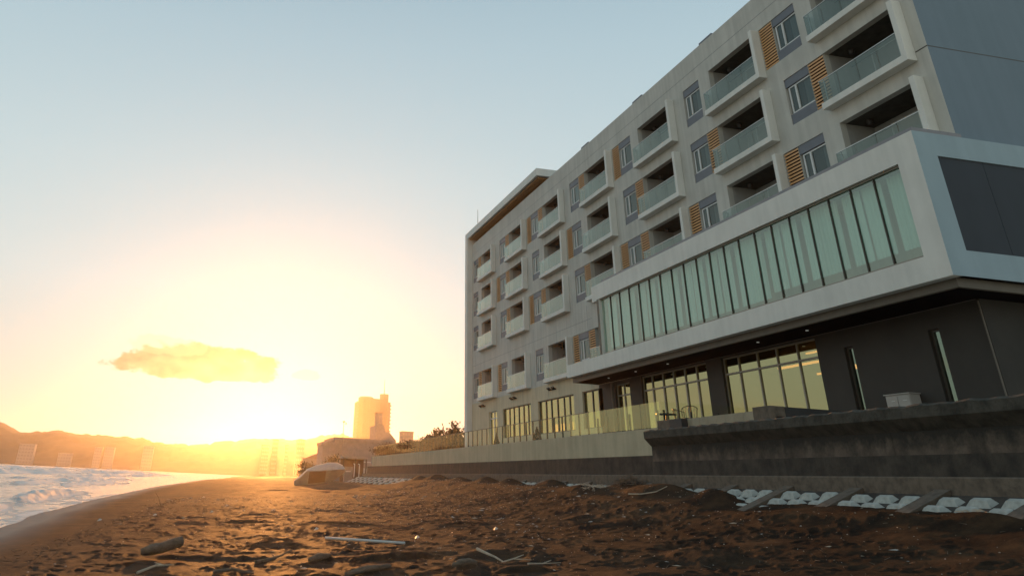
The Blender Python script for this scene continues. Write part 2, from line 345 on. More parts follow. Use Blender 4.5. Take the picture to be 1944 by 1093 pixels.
# fine relief raster (3 cm) for the near beach
RX0, RX1, RY0, RY1, RS = 5.0, 47.0, -7.5, 15.6, 0.03
rx = np.arange(RX0, RX1, RS); ry = np.arange(RY0, RY1, RS); GX, GY = np.meshgrid(rx, ry, indexing='ij')
ras = fbm(GX / 3.1, GY / 3.1, 3, 4) * 0.16 + fbm(GX / 0.9, GY / 0.6, 9, 4) * 0.045 + fbm(GX / 0.14, GY / 0.12, 17, 3) * 0.022 + np.minimum(0, fbm(GX / 0.33, GY / 0.25, 23, 3) + 0.10) * 0.10
wet = np.clip((GY - shore(GX) - 2.4) / 1.6, 0.0, 1)
prints = np.zeros_like(ras)
def stamp(x, y, L, W, ang, dep):
    r = 2.4 * max(L, W); i0 = int((x - r - RX0) / RS); i1 = int((x + r - RX0) / RS); j0 = int((y - r - RY0) / RS); j1 = int((y + r - RY0) / RS)
    i0 = max(i0, 0); j0 = max(j0, 0); i1 = min(i1, len(rx)); j1 = min(j1, len(ry))
    if i1 <= i0 or j1 <= j0: return
    a = GX[i0:i1, j0:j1] - x; b = GY[i0:i1, j0:j1] - y; c, s = math.cos(ang), math.sin(ang)
    u = (a * c + b * s) / L; v = (-a * s + b * c) / W; q = u * u + v * v
    prints[i0:i1, j0:j1] += -dep * np.exp(-q * q * 0.8) + 0.45 * dep * np.exp(-((np.sqrt(q) - 1.45) ** 2) * 7)
for k in range(2600):
    x = 6 + 40 * random.random() ** 0.9; y = random.uniform(-4.2, 13.2)
    stamp(x, y, random.uniform(0.09, 0.17), random.uniform(0.05, 0.10), random.uniform(0, 3.14), random.uniform(0.015, 0.045))
for tr in range(16):                      # walked tracks
    x, y = random.uniform(6, 20), random.uniform(-2, 10); a = random.uniform(-0.5, 0.5)
    for st in range(50):
        a += random.uniform(-0.08, 0.08); x += 0.62 * math.cos(a); y += 0.62 * math.sin(a); sd = 0.11 if st % 2 else -0.11
        if y > 13 or y < -3.5: break
        stamp(x - sd * math.sin(a), y + sd * math.cos(a), 0.15, 0.065, a, random.uniform(0.025, 0.05))
for k in range(26):                       # big soft hollows and heaps
    stamp(random.uniform(8, 40), random.uniform(-1, 12), random.uniform(0.5, 1.2), random.uniform(0.3, 0.6), random.uniform(0, 3.14), random.uniform(-0.09, 0.09))
stamp(17.0, 3.6, 0.9, 0.32, 1.2, -0.10); stamp(14.4, 5.3, 0.5, 0.2, 1.2, -0.08); stamp(13.2, 2.4, 0.5, 0.25, 1.0, -0.05)
ras = (ras + prints) * (0.12 + 0.88 * wet)
def relief(X, Y):
    fx = np.clip((X - RX0) / RS, 0, len(rx) - 1.001); fy = np.clip((Y - RY0) / RS, 0, len(ry) - 1.001)
    i = fx.astype(int); j = fy.astype(int); u = fx - i; v = fy - j
    z = (ras[i, j] * (1 - u) + ras[i + 1, j] * u) * (1 - v) + (ras[i, j + 1] * (1 - u) + ras[i + 1, j + 1] * u) * v
    far = (fbm(X / 3.1, Y / 3.1, 3, 4) * 0.16 + fbm(X / 0.9, Y / 0.7, 9, 3) * 0.10) * np.clip((Y - shore(X) - 3.5) / 2.5, 0.12, 1)
    w = np.clip((RX1 - 2 - X) / 5, 0, 1) * np.clip((X - RX0) / 1.0, 0, 1) * np.clip((Y - RY0) / 1, 0, 1) * np.clip((RY1 - Y) / 0.5, 0, 1)
    return z * w + far * (1 - w)
MOUNDS = [(29.5, 14.9, 1.1, 0.5, 0.26), (27.0, 14.3, 1.1, 0.5, 0.20), (25.6, 14.5, 0.9, 0.5, 0.22), (22.9, 14.4, 0.9, 0.45, 0.26), (31.5, 14.0, 1.3, 0.4, 0.18),
          (36.5, 14.8, 1.0, 0.5, 0.25), (41.5, 14.6, 1.0, 0.5, 0.28), (46, 14.8, 1.2, 0.5, 0.30), (51, 14.7, 1.2, 0.5, 0.22), (56, 14.6, 1.4, 0.6, 0.35), (61, 14.6, 1.3, 0.6, 0.35),
          (15.6, 13.6, 1.6, 0.35, 0.16), (13.4, 13.9, 1.0, 0.3, 0.22), (18.3, 13.2, 1.6, 0.4, 0.10), (11.3, 13.2, 1.2, 0.4, 0.16)]
def sand_z(X, Y):
    X = np.asarray(X, float); Y = np.asarray(Y, float)
    z = sand_base(X, Y) + relief(X, Y)
    for mx_, my, lx, ly, h in MOUNDS: z = z + h * np.exp(-((X - mx_) / lx) ** 2 - ((Y - my) / ly) ** 2)
    return z
def sz(x, y): return float(sand_z(np.array([x]), np.array([y]))[0])

def sand_material():
    m = bpy.data.materials.new('beach_sand'); m.use_nodes = True; nt = m.node_tree; b = nt.nodes['Principled BSDF']
    tc = nt.nodes.new('ShaderNodeTexCoord')
    def noise(scale, detail=5, st=None, rough=0.6):
        n = nt.nodes.new('ShaderNodeTexNoise'); n.inputs['Scale'].default_value = scale; n.inputs['Detail'].default_value = detail; n.inputs['Roughness'].default_value = rough
        if st:
            mp = nt.nodes.new('ShaderNodeMapping'); mp.inputs['Scale'].default_value = st; nt.links.new(tc.outputs['Object'], mp.inputs[0]); nt.links.new(mp.outputs[0], n.inputs['Vector'])
        else: nt.links.new(tc.outputs['Object'], n.inputs['Vector'])
        return n
    n1 = noise(0.8, 12, (1, 1, 1), 0.72); r1 = ramp(nt, [(0.36, (0.015, 0.0100, 0.0065)), (0.5, (0.043, 0.0262, 0.0150)), (0.66, (0.090, 0.052, 0.026))]); nt.links.new(n1.outputs['Fac'], r1.inputs[0])
    n2 = noise(110, 4); r2 = ramp(nt, [(0.35, (0.55, 0.55, 0.55)), (0.65, (1.25, 1.22, 1.2))]); nt.links.new(n2.outputs['Fac'], r2.inputs[0])
    mm = nt.nodes.new('ShaderNodeMix'); mm.data_type = 'RGBA'; mm.blend_type = 'MULTIPLY'; mm.inputs[0].default_value = 1
    nt.links.new(r1.outputs[0], mm.inputs[6]); nt.links.new(r2.outputs[0], mm.inputs[7])
    # broad patches of damper, weedier sand
    n5 = noise(0.17, 7, (1, 1.6, 1), 0.7); r5 = ramp(nt, [(0.36, (0.48, 0.46, 0.46)), (0.6, (1.12, 1.12, 1.12))]); nt.links.new(n5.outputs['Fac'], r5.inputs[0])
    m5 = nt.nodes.new('ShaderNodeMix'); m5.data_type = 'RGBA'; m5.blend_type = 'MULTIPLY'; m5.inputs[0].default_value = 1; nt.links.new(mm.outputs[2], m5.inputs[6]); nt.links.new(r5.outputs[0], m5.inputs[7]); mm = m5
    # wet sand by the water: darker and glossier
    at = nt.nodes.new('ShaderNodeAttribute'); at.attribute_name = 'wet'
    m2 = nt.nodes.new('ShaderNodeMix'); m2.data_type = 'RGBA'; m2.blend_type = 'MULTIPLY'; nt.links.new(at.outputs['Fac'], m2.inputs[0])
    nt.links.new(mm.outputs[2], m2.inputs[6]); m2.inputs[7].default_value = (0.62, 0.58, 0.55, 1)
    nt.links.new(m2.outputs[2], b.inputs['Base Color'])
    mr = nt.nodes.new('ShaderNodeMapRange'); mr.inputs[3].default_value = 0.78; mr.inputs[4].default_value = 0.45; nt.links.new(at.outputs['Fac'], mr.inputs[0]); nt.links.new(mr.outputs[0], b.inputs['Roughness'])
    mrs = nt.nodes.new('ShaderNodeMapRange'); mrs.inputs[3].default_value = 0.06; mrs.inputs[4].default_value = 0.16; nt.links.new(at.outputs['Fac'], mrs.inputs[0]); nt.links.new(mrs.outputs[0], b.inputs['Specular IOR Level'])
    n3 = noise(34, 9, None, 0.78); bp = nt.nodes.new('ShaderNodeBump'); bp.inputs['Distance'].default_value = 0.02
    mr2 = nt.nodes.new('ShaderNodeMapRange'); mr2.inputs[3].default_value = 1.0; mr2.inputs[4].default_value = 0.12; nt.links.new(at.outputs['Fac'], mr2.inputs[0]); nt.links.new(mr2.outputs[0], bp.inputs['Strength'])
    nt.links.new(n3.outputs['Fac'], bp.inputs['Height']); nt.links.new(bp.outputs[0], b.inputs['Normal'])
    return m
M['sand'] = sand_material()
def set_attr(o, name, arr):
    a = o.data.attributes.new(name, 'FLOAT', 'POINT'); a.data.foreach_set('value', arr.astype(np.float32))
az = np.radians(np.concatenate([np.arange(-70, -18, 2.0), np.arange(-18, 54, 0.115), np.arange(54, 100, 2.0)]))
rr = np.concatenate([np.linspace(0.6, 5.8, 24), 6 * np.exp(np.arange(0, math.log(230 / 6), 0.0056))])
A, RR = np.meshgrid(az, rr, indexing='ij'); X = (RR * np.cos(A)).ravel(); Y = (RR * np.sin(A)).ravel()
Yc = np.minimum(Y, 15.45 + 0 * Y)                       # the beach stops at the foot of the sea wall while the wall runs beside it
inwall = (X > 8) & (X < 96)
Yq = np.where(inwall, Yc, Y)
Z = sand_z(X, Yq)
V = np.stack([X, np.where(inwall & (Y > 15.45), 15.45 + (Y - 15.45) * 0.0005, Y), Z], 1)
Z2 = np.where(Y > 15.6, np.minimum(Z, -0.05), Z); V[:, 2] = np.where(inwall, Z, Z2)
beach = grid_mesh('sand_beach', V, len(az), len(rr), M['sand'], kind='structure', label='dark sand beach with footprints lit by the low sun')
t = Y - shore(X); wv = np.clip(1 - (t - 0.5 - 0.8 * vnoise(X / 4, Y / 4, 5)) / 1.3, 0, 1); set_attr(beach, 'wet', wv)
# coarse ground farther away, out to the foot of the hills
gx = np.concatenate([np.arange(224, 400, 6), np.arange(400, 1100, 20), np.arange(1100, 2150, 60)]).astype(float)
u = np.linspace(0, 1, 90)
V = []
for x in gx:
    s0 = float(shore(np.array([x]))[0]) - 30; y = s0 + (900 - s0) * u ** 2.2
    V.append(np.stack([np.full_like(y, x), y, sand_base(np.full_like(y, x), y) - 0.12 + fbm(y / 15, y * 0 + x / 15, 4, 3) * 0.3], 1))
V = np.concatenate(V)
far_ground = grid_mesh('ground', V, len(gx), len(u), M['sand'], kind='structure')

# ------------------------------------------------------------------ sea
def sea_material():
    m = bpy.data.materials.new('sea_water'); m.use_nodes = True; nt = m.node_tree; b = nt.nodes['Principled BSDF']
    tc = nt.nodes.new('ShaderNodeTexCoord'); at = nt.nodes.new('ShaderNodeAttribute'); at.attribute_name = 'foam'
    mp = nt.nodes.new('ShaderNodeMapping'); mp.inputs['Scale'].default_value = (0.35, 1, 1); nt.links.new(tc.outputs['Object'], mp.inputs[0])
    n = nt.nodes.new('ShaderNodeTexNoise'); n.inputs['Scale'].default_value = 1.1; n.inputs['Detail'].default_value = 9; n.inputs['Roughness'].default_value = 0.7; nt.links.new(mp.outputs[0], n.inputs['Vector'])
    ad = nt.nodes.new('ShaderNodeMath'); ad.operation = 'ADD'; nt.links.new(n.outputs['Fac'], ad.inputs[0]); nt.links.new(at.outputs['Fac'], ad.inputs[1])
    rp = ramp(nt, [(0.0, (0, 0, 0)), (0.70, (0, 0, 0)), (0.90, (1, 1, 1))]); nt.links.new(ad.outputs[0], rp.inputs[0])
    mx_ = nt.nodes.new('ShaderNodeMix'); mx_.data_type = 'RGBA'; nt.links.new(rp.outputs[0], mx_.inputs[0]); mx_.inputs[6].default_value = (0.055, 0.06, 0.065, 1); mx_.inputs[7].default_value = (0.80, 0.73, 0.65, 1)
    nt.links.new(mx_.outputs[2], b.inputs['Base Color'])
    mr = nt.nodes.new('ShaderNodeMapRange'); mr.inputs[3].default_value = 0.16; mr.inputs[4].default_value = 0.75; nt.links.new(rp.outputs[0], mr.inputs[0]); nt.links.new(mr.outputs[0], b.inputs['Roughness'])
    n2 = nt.nodes.new('ShaderNodeTexNoise'); n2.inputs['Scale'].default_value = 2.2; n2.inputs['Detail'].default_value = 8; nt.links.new(mp.outputs[0], n2.inputs['Vector'])
    bp = nt.nodes.new('ShaderNodeBump'); bp.inputs['Strength'].default_value = 0.9; bp.inputs['Distance'].default_value = 0.22; nt.links.new(n2.outputs['Fac'], bp.inputs['Height']); nt.links.new(bp.outputs[0], b.inputs['Normal'])
    return m
M['sea'] = sea_material()
# wave crests: (offset seaward of the shore, height, width, x range, roughness of the crest line)
CR = [(2.2, 0.30, 0.75, 24, 70, 1.0), (4.6, 0.22, 0.8, 20, 48, 1), (10.5, 0.36, 1.2, 62, 175, 2), (7.0, 0.28, 1.0, 70, 130, 1.5), (17, 0.40, 2.0, 90, 330, 3), (30, 0.6, 3, 110, 420, 5), (46, 0.5, 4, 150, 600, 6),
      (12.0, 0.32, 1.2, 30, 60, 1.6), (66, 0.6, 5, 200, 700, 6)]
xs = 14 * np.exp(np.arange(0, math.log(1150 / 14), 0.0062)); us = 3.0 * (np.exp(np.arange(0, math.log(900 / 3.0 + 1), 0.0105)) - 1)
us = np.concatenate([-np.linspace(2.4, 0.15, 16), us])
XX, UU = np.meshgrid(xs, us, indexing='ij'); X = XX.ravel(); U = UU.ravel(); Y = shore(X) - U
Z = WATER + fbm(X / 5, Y / 2.2, 31, 4) * 0.20 * np.clip(U / 4, 0, 1) + fbm(X / 1.3, Y / 0.7, 35, 3) * 0.16 * np.clip((U - 1.5) / 3, 0, 1) + fbm(X / 24, Y / 9, 37, 3) * 0.35 * np.clip((U - 4) / 20, 0, 1)
foam = np.clip(1 - np.abs(U) / 0.7, 0, 1) * 0.16 + 0.05 * np.clip(1 - U / 14, 0, 1)
for off, h, w, x0, x1, rg in CR:
    c = off + fbm(X / 17, X * 0 + off, 41, 4) * rg * 2.2
    am = np.clip((X - x0) / (0.15 * (x1 - x0)), 0, 1) * np.clip((x1 - X) / (0.3 * (x1 - x0)), 0, 1) * np.clip(0.45 + 1.6 * (vnoise(X / 7, X * 0 + off, 43) - 0.2), 0, 1.25)
    d = (U - c) / w; prof = np.where(d < 0, np.exp(-(d * 1.9) ** 2), np.exp(-(d * 0.8) ** 2))
    Z = Z + h * am * prof * (1 + 0.9 * fbm(X / 1.6, Y / 0.9, 47, 4))
    foam = foam + 0.55 * am * np.exp(-((d + 0.35) * 1.6) ** 2) + 0.16 * am * np.exp(-((d + 2.0) * 0.7) ** 2)
V = np.stack([X, Y, Z], 1)
sea = grid_mesh('sea', V, len(xs), len(us), M['sea'], kind='structure', label='sea with rows of breaking waves and white foam'); set_attr(sea, 'foam', np.clip(foam, 0, 0.6))

# ------------------------------------------------------------------ hills across the bay
hy = np.array([-900, -700, -460, -330, -309, -294, -278, -236, -222, -178, -133, -95, -57, -11, 19, 65, 113, 145, 186, 219, 300, 500, 800.])
hz = np.array([60, 66, 60, 50, 46, 41, 36, 40, 40.5, 38, 39, 34.5, 33.6, 35, 39, 46, 46.6, 52, 57.7, 53.5, 46, 40, 36.])
hxs = np.concatenate([np.linspace(985, 1100, 22), np.linspace(1110, 1300, 20), np.linspace(1320, 2100, 14)]); hys = np.linspace(-880, 880, 500)
XX, YY = np.meshgrid(hxs, hys, indexing='ij'); X = XX.ravel(); Y = YY.ravel()
prof = np.interp(X, [985, 1000, 1060, 1180, 1300, 1500, 2100], [-0.08, 0.02, 0.10, 0.62, 1.0, 1.15, 0.9])
ys = Y * 1300 / np.maximum(X, 1)
Z = np.interp(ys, hy, hz) * prof * (X / 1300) ** 0.4 + fbm(X / 60, Y / 30, 51, 4) * 12 * np.clip(prof, 0, 1) + fbm(X / 9, Y / 5, 57, 4) * 7.0 * np.clip(prof * 2, 0, 1)
hills = grid_mesh('hills', np.stack([X, Y, Z - 1.0], 1), len(hxs), len(hys), M['hill'], kind='structure', label='low wooded hills across the bay')

# ------------------------------------------------------------------ hotel
hotel = thing('hotel_building', 'long grey seaside hotel with staggered balconies, orange wood louvres and a projecting glazed box', 'hotel', (45, D, 2.3))
HL = hotel.location.copy()
def part(o, parent=hotel):
    o.parent = parent
    if parent is not None:
        mw = Vector((0, 0, 0)); p = parent
        while p is not None: mw += p.location; p = p.parent
        o.location = o.location - mw
    return o
def hp(mb, name, m, parent=hotel, **k): return part(mb.build(name, m, None, **k), parent)

PAT = {'A': {1: 'WR', 2: 'WR', 3: 'LWR', 4: 'WR', 5: 'LW', 6: 'W', 7: 'LW'},
       'B': {1: 'W', 2: 'LWR', 3: 'W', 4: 'LW', 5: 'WR', 6: 'WR', 7: 'WR'},
       'C': {1: 'W', 2: 'WR', 3: 'LWR', 4: 'WR', 5: 'LWR', 6: 'LW', 7: 'LW'},
       'E': {1: 'WR', 2: 'LW', 3: 'W', 4: 'LWR'}}
holes = []
def finx(k): return COL[k] - (4.05 if k == 7 else 4.15)
for r, cols in PAT.items():
    z = ROW[r]
    for k in cols:
        x = COL[k]
        holes.append((finx(k) + 0.12, x, z - 2.30, z))
        holes.append((x + 0.95, x + 2.48, z - 2.13, z))
        if 'R' in cols[k]: holes.append((x + 0.001, x + 0.949, z - 2.13, z))
        if 'L' in cols[k]: holes.append((x + 2.481, x + 3.40, z - 2.13, z))
GF = [(65.1, 67.25, 2.36, 5.48), (57.42, 63.69, 3.37, 5.48), (49.70, 55.97, 3.34, 5.47), (45.47, 48.37, 3.34, 5.47), (42.04, 43.82, 2.36, 5.47), (34.36, 40.72, 2.36, 5.60), (26.80, 33.12, 2.36, 5.60), (24.95, 25.38, 2.60, 5.04), (21.14, 21.57, 2.60, 5.06)]
def wall_mesh(mb, x0, x1, z0, z1, hs, y, depth):
    hs = [(max(a, x0), min(b, x1), max(c, z0), min(d, z1)) for a, b, c, d in hs if b > x0 and a < x1 and d > z0 and c < z1]
    Xs = sorted({x0, x1, *[h[0] for h in hs], *[h[1] for h in hs]}); Zs = sorted({z0, z1, *[h[2] for h in hs], *[h[3] for h in hs]})
    for i in range(len(Xs) - 1):
        run = None
        for j in range(len(Zs) - 1):
            cx = (Xs[i] + Xs[i + 1]) / 2; cz = (Zs[j] + Zs[j + 1]) / 2
            solid = not any(h[0] < cx < h[1] and h[2] < cz < h[3] for h in hs)
            if solid and run is None: run = Zs[j]
            if (not solid or j == len(Zs) - 2) and run is not None:
                top = Zs[j + 1] if solid else Zs[j]
                mb.face([(Xs[i], y, run), (Xs[i + 1], y, run), (Xs[i + 1], y, top), (Xs[i], y, top)]); run = None
    for a, b, c, d in hs:
        e = y + depth
        mb.face([(a, y, c), (a, e, c), (a, e, d), (a, y, d)]); mb.face([(b, y, c), (b, y, d), (b, e, d), (b, e, c)])
        mb.face([(a, y, d), (a, e, d), (b, e, d), (b, y, d)]); mb.face([(a, y, c), (b, y, c), (b, e, c), (a, e, c)])
up_holes = holes
mb = MB(); wall_mesh(mb, XR, XL, 6.44, ZPAR, up_holes, D, 0.28)
mb.face([(XR, D, ZPAR), (XL, D, ZPAR), (XL, D + 0.35, ZPAR), (XR, D + 0.35, ZPAR)])
hp(mb, 'front_wall', 'plaster', fix=False)
mb = MB(); wall_mesh(mb, 45.9, XL, 1.9, 6.44, GF + holes, D + 0.002, 0.28); hp(mb, 'ground_floor_wall', 'plaster_low_warm_light', fix=False)
mb = MB(); wall_mesh(mb, 19.43, 45.9, 1.9, 5.66, GF, D + 0.004, 0.32)
mb.face([(19.43, D + 0.004, 1.9), (19.43, D + 0.004, 5.66), (19.43, D + 15, 5.66), (19.43, D + 15, 1.9)]); hp(mb, 'dark_ground_floor_wall', 'dark_brown', fix=False)
# dark pier beyond the pipe, set back side bay
mb = MB().box(18.55, 19.3, D + 3.2, D + 14, 1.9, 5.6); hp(mb, 'side_pier', 'panel_dark')
mb = MB().box(19.44, 19.475, D - 0.05, D - 0.01, 2.0, 5.6); hp(mb, 'corner_pipe', 'fascia')
# side wall with a groove, end wall, roof, back
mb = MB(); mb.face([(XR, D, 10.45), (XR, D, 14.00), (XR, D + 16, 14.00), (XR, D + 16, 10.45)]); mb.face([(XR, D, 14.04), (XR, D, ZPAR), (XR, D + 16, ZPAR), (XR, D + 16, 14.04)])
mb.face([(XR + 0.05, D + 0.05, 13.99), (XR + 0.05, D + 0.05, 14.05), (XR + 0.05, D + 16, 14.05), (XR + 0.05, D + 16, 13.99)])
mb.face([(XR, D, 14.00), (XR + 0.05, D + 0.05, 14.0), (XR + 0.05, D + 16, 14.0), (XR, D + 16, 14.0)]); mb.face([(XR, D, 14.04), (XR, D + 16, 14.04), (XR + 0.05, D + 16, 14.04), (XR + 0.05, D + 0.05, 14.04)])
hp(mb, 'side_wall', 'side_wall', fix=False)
mb = MB().box(XR - 0.004, XR + 0.0, D, D + 16, 14.0, 14.04); mb.box(XR, COL[7] - 4.06, D - 0.006, D - 0.001, 14.0, 14.045); hp(mb, 'wall_joint', 'dark_frame')
mb = MB(); mb.face([(XL, D + 0.3, ZPAR - 0.4), (XR, D + 0.3, ZPAR - 0.4), (XR, D + 16, ZPAR - 0.4), (XL, D + 16, ZPAR - 0.4)]); mb.face([(XR, D + 16, 1.9), (XL, D + 16, 1.9), (XL, D + 16, ZPAR), (XR, D + 16, ZPAR)]); hp(mb, 'roof', 'coping', fix=False)
for x0 in (29.9, 37.35, 44.92): hp(MB().box(x0, x0 + 1.15, D + 0.02, D + 0.5, ZPAR - 0.02, ZPAR + 0.13), 'roof_hatch', 'panel_grey')
# canopy frame at the far end: fin wall and floating roof with a wood soffit
ZC0, ZC1, YF = 21.63, 22.22, D - 0.5
mb = MB().prism([(XL, YF), (72.85, YF), (72.85, D + 16), (XL, D + 16)], 'z', 1.9, ZC0); hp(mb, 'end_fin_wall', 'white')
mb = MB().box(53.2, 72.85, YF, D + 9, ZC0, ZC1); hp(mb, 'canopy_roof', 'white')
can = hp(MB().box(53.5, XL, D - 0.3, D + 4.5, ZC0 - 0.06, ZC0 - 0.002), 'canopy_soffit', 'wood_dark')
for i in range(24):
    y = D - 0.28 + i * 0.2; part(MB().box(53.5, XL, y, y + 0.15, ZC0 - 0.10, ZC0 - 0.061).build('slat', 'wood'), can)
lat = hp(MB().box(54.4, XL, D + 1.5, D + 1.6, ZPAR - 0.4, ZC0 - 0.1), 'roof_screen', 'wood_dark')
for i in range(60):
    x = 54.5 + i * 0.293; o = part(MB().box(x, x + 0.15, D + 1.42, D + 1.499, ZPAR - 0.4, ZC0 - 0.1).build('slat', 'wood'), lat)
hp(MB().tube([(69.27, D - 0.3, ZC1), (69.27, D - 0.3, 23.8)], [0.03, 0.015]), 'antenna', 'metal_dark')
hp(MB().box(53.3, 53.9, D + 1.0, D + 4.5, ZPAR - 0.4, ZC0 - 0.002), 'canopy_post', 'white')

def curtain(x0, x1, y, z0, z1, amp=0.05, per=0.16):
    mb = MB(); n = int((x1 - x0) / 0.03); pts = []
    for i in range(n + 1):
        x = x0 + (x1 - x0) * i / n; pts.append((x, y + amp * math.sin(2 * math.pi * x / per + 1.3 * math.sin(x * 3.1)) * (0.6 + 0.4 * math.sin(x * 1.7))))
    v = [(px, py, z0) for px, py in pts] + [(px, py, z1) for px, py in pts]
    mb.poly(v, [(i, i + 1, i + n + 2, i + n + 1) for i in range(n)]); return mb
for i, x in enumerate([70.9, 68.2, 65.4, 63.3, 61.6, 59.0, 56.3, 53.9, 52.0, 49.6, 46.9, 44.6, 42.6]):
    hp(MB().box(x - 0.009, x + 0.009, D - 0.006, D - 0.001, 6.45 if x < 46 or abs(x - round(x)) > 0.3 else 5.6, 8.9 if i % 2 else 10.5), 'wall_joint', 'panel_grey')
for z in (20.0, 11.72): hp(MB().box(19.2, 71.9, D - 0.005, D - 0.001, z, z + 0.016) if z > 15 else MB().box(46.2, 71.9, D - 0.005, D - 0.001, 9.62, 9.64), 'wall_joint', 'panel_grey')
# --- louvre panels
def louvre(x0, x1, z1, separate):
    b = hp(MB().box(x0 + 0.02, x1 - 0.02, D + 0.10, D + 0.14, z1 - 2.12, z1 - 0.01), 'louvre', 'wood_dark')
    n = 15; st = 2.12 / n
    if separate:
        src = None
        for i in range(n):
            z = z1 - 2.11 + i * st
            if src is None:
                src = MB().prism([(D + 0.02, z + 0.01), (D + 0.09, z + 0.03), (D + 0.09, z + 0.10), (D + 0.02, z + 0.08)], 'x', x0 + 0.01, x1 - 0.01).build('slat', 'wood'); part(src, b)
            else:
                o = inst(src, 'slat', 0, 0, i * st, b)
    else:
        mb = MB()
        for i in range(n):
            z = z1 - 2.11 + i * st; mb.prism([(D + 0.02, z + 0.01), (D + 0.09, z + 0.03), (D + 0.09, z + 0.10), (D + 0.02, z + 0.08)], 'x', x0 + 0.01, x1 - 0.01)
        o = mb.build('slats', 'wood'); part(o, b); o['kind'] = 'stuff'
def window(x0, x1, z1, bl):
    w = hp(MB().box(x0 + 0.003, x1 - 0.003, D + 0.03, D + 0.07, z1 - 0.385, z1 - 0.003), 'window', 'panel_grey')
    part(MB().box(x0 + 0.003, x1 - 0.003, D + 0.03, D + 0.07, z1 - 2.127, z1 - 1.66).build('sill_panel', 'panel_grey'), w)
    zt, zb = z1 - 0.43, z1 - 1.655; xm = x0 + 0.62 * (x1 - x0)
    f = MB(); y0, y1 = D + 0.06, D + 0.12
    xa, xb = x0 + 0.01, x1 - 0.12
    f.box(xa, xb, y0, y1, zt - 0.05, zt); f.box(xa, xb, y0, y1, zb, zb + 0.07); f.box(xa, xa + 0.05, y0, y1, zb + 0.07, zt - 0.05); f.box(xb - 0.07, xb, y0, y1, zb + 0.07, zt - 0.05); f.box(xm - 0.04, xm + 0.05, y0 - 0.02, y1, zb + 0.07, zt - 0.05)
    part(f.build('frame', 'frame'), w)
    for a, b in ((xa + 0.052, xm - 0.042), (xm + 0.052, xb - 0.072)):
        part(MB().face_ret([(a, D + 0.09, zb + 0.07), (b, D + 0.09, zb + 0.07), (b, D + 0.09, zt - 0.05), (a, D + 0.09, zt - 0.05)]).build('pane', 'glass', fix=False), w)
    part(MB().box(x0 + 0.02, x1 - 0.02, D + 0.2, D + 0.22, zb - 0.05, zt + 0.1).build('blind', bl), w)
    if random.random() < 0.6: part(curtain(x0 + 0.1, x0 + random.choice([0.35, 0.55, 0.8]), D + 0.165, zb - 0.02, zt + 0.05, 0.015, 0.09).build('curtain', 'blind', smooth=True, fix=False), w)
def _fr(s, p): s.face(p); return s
MB.face_ret = _fr

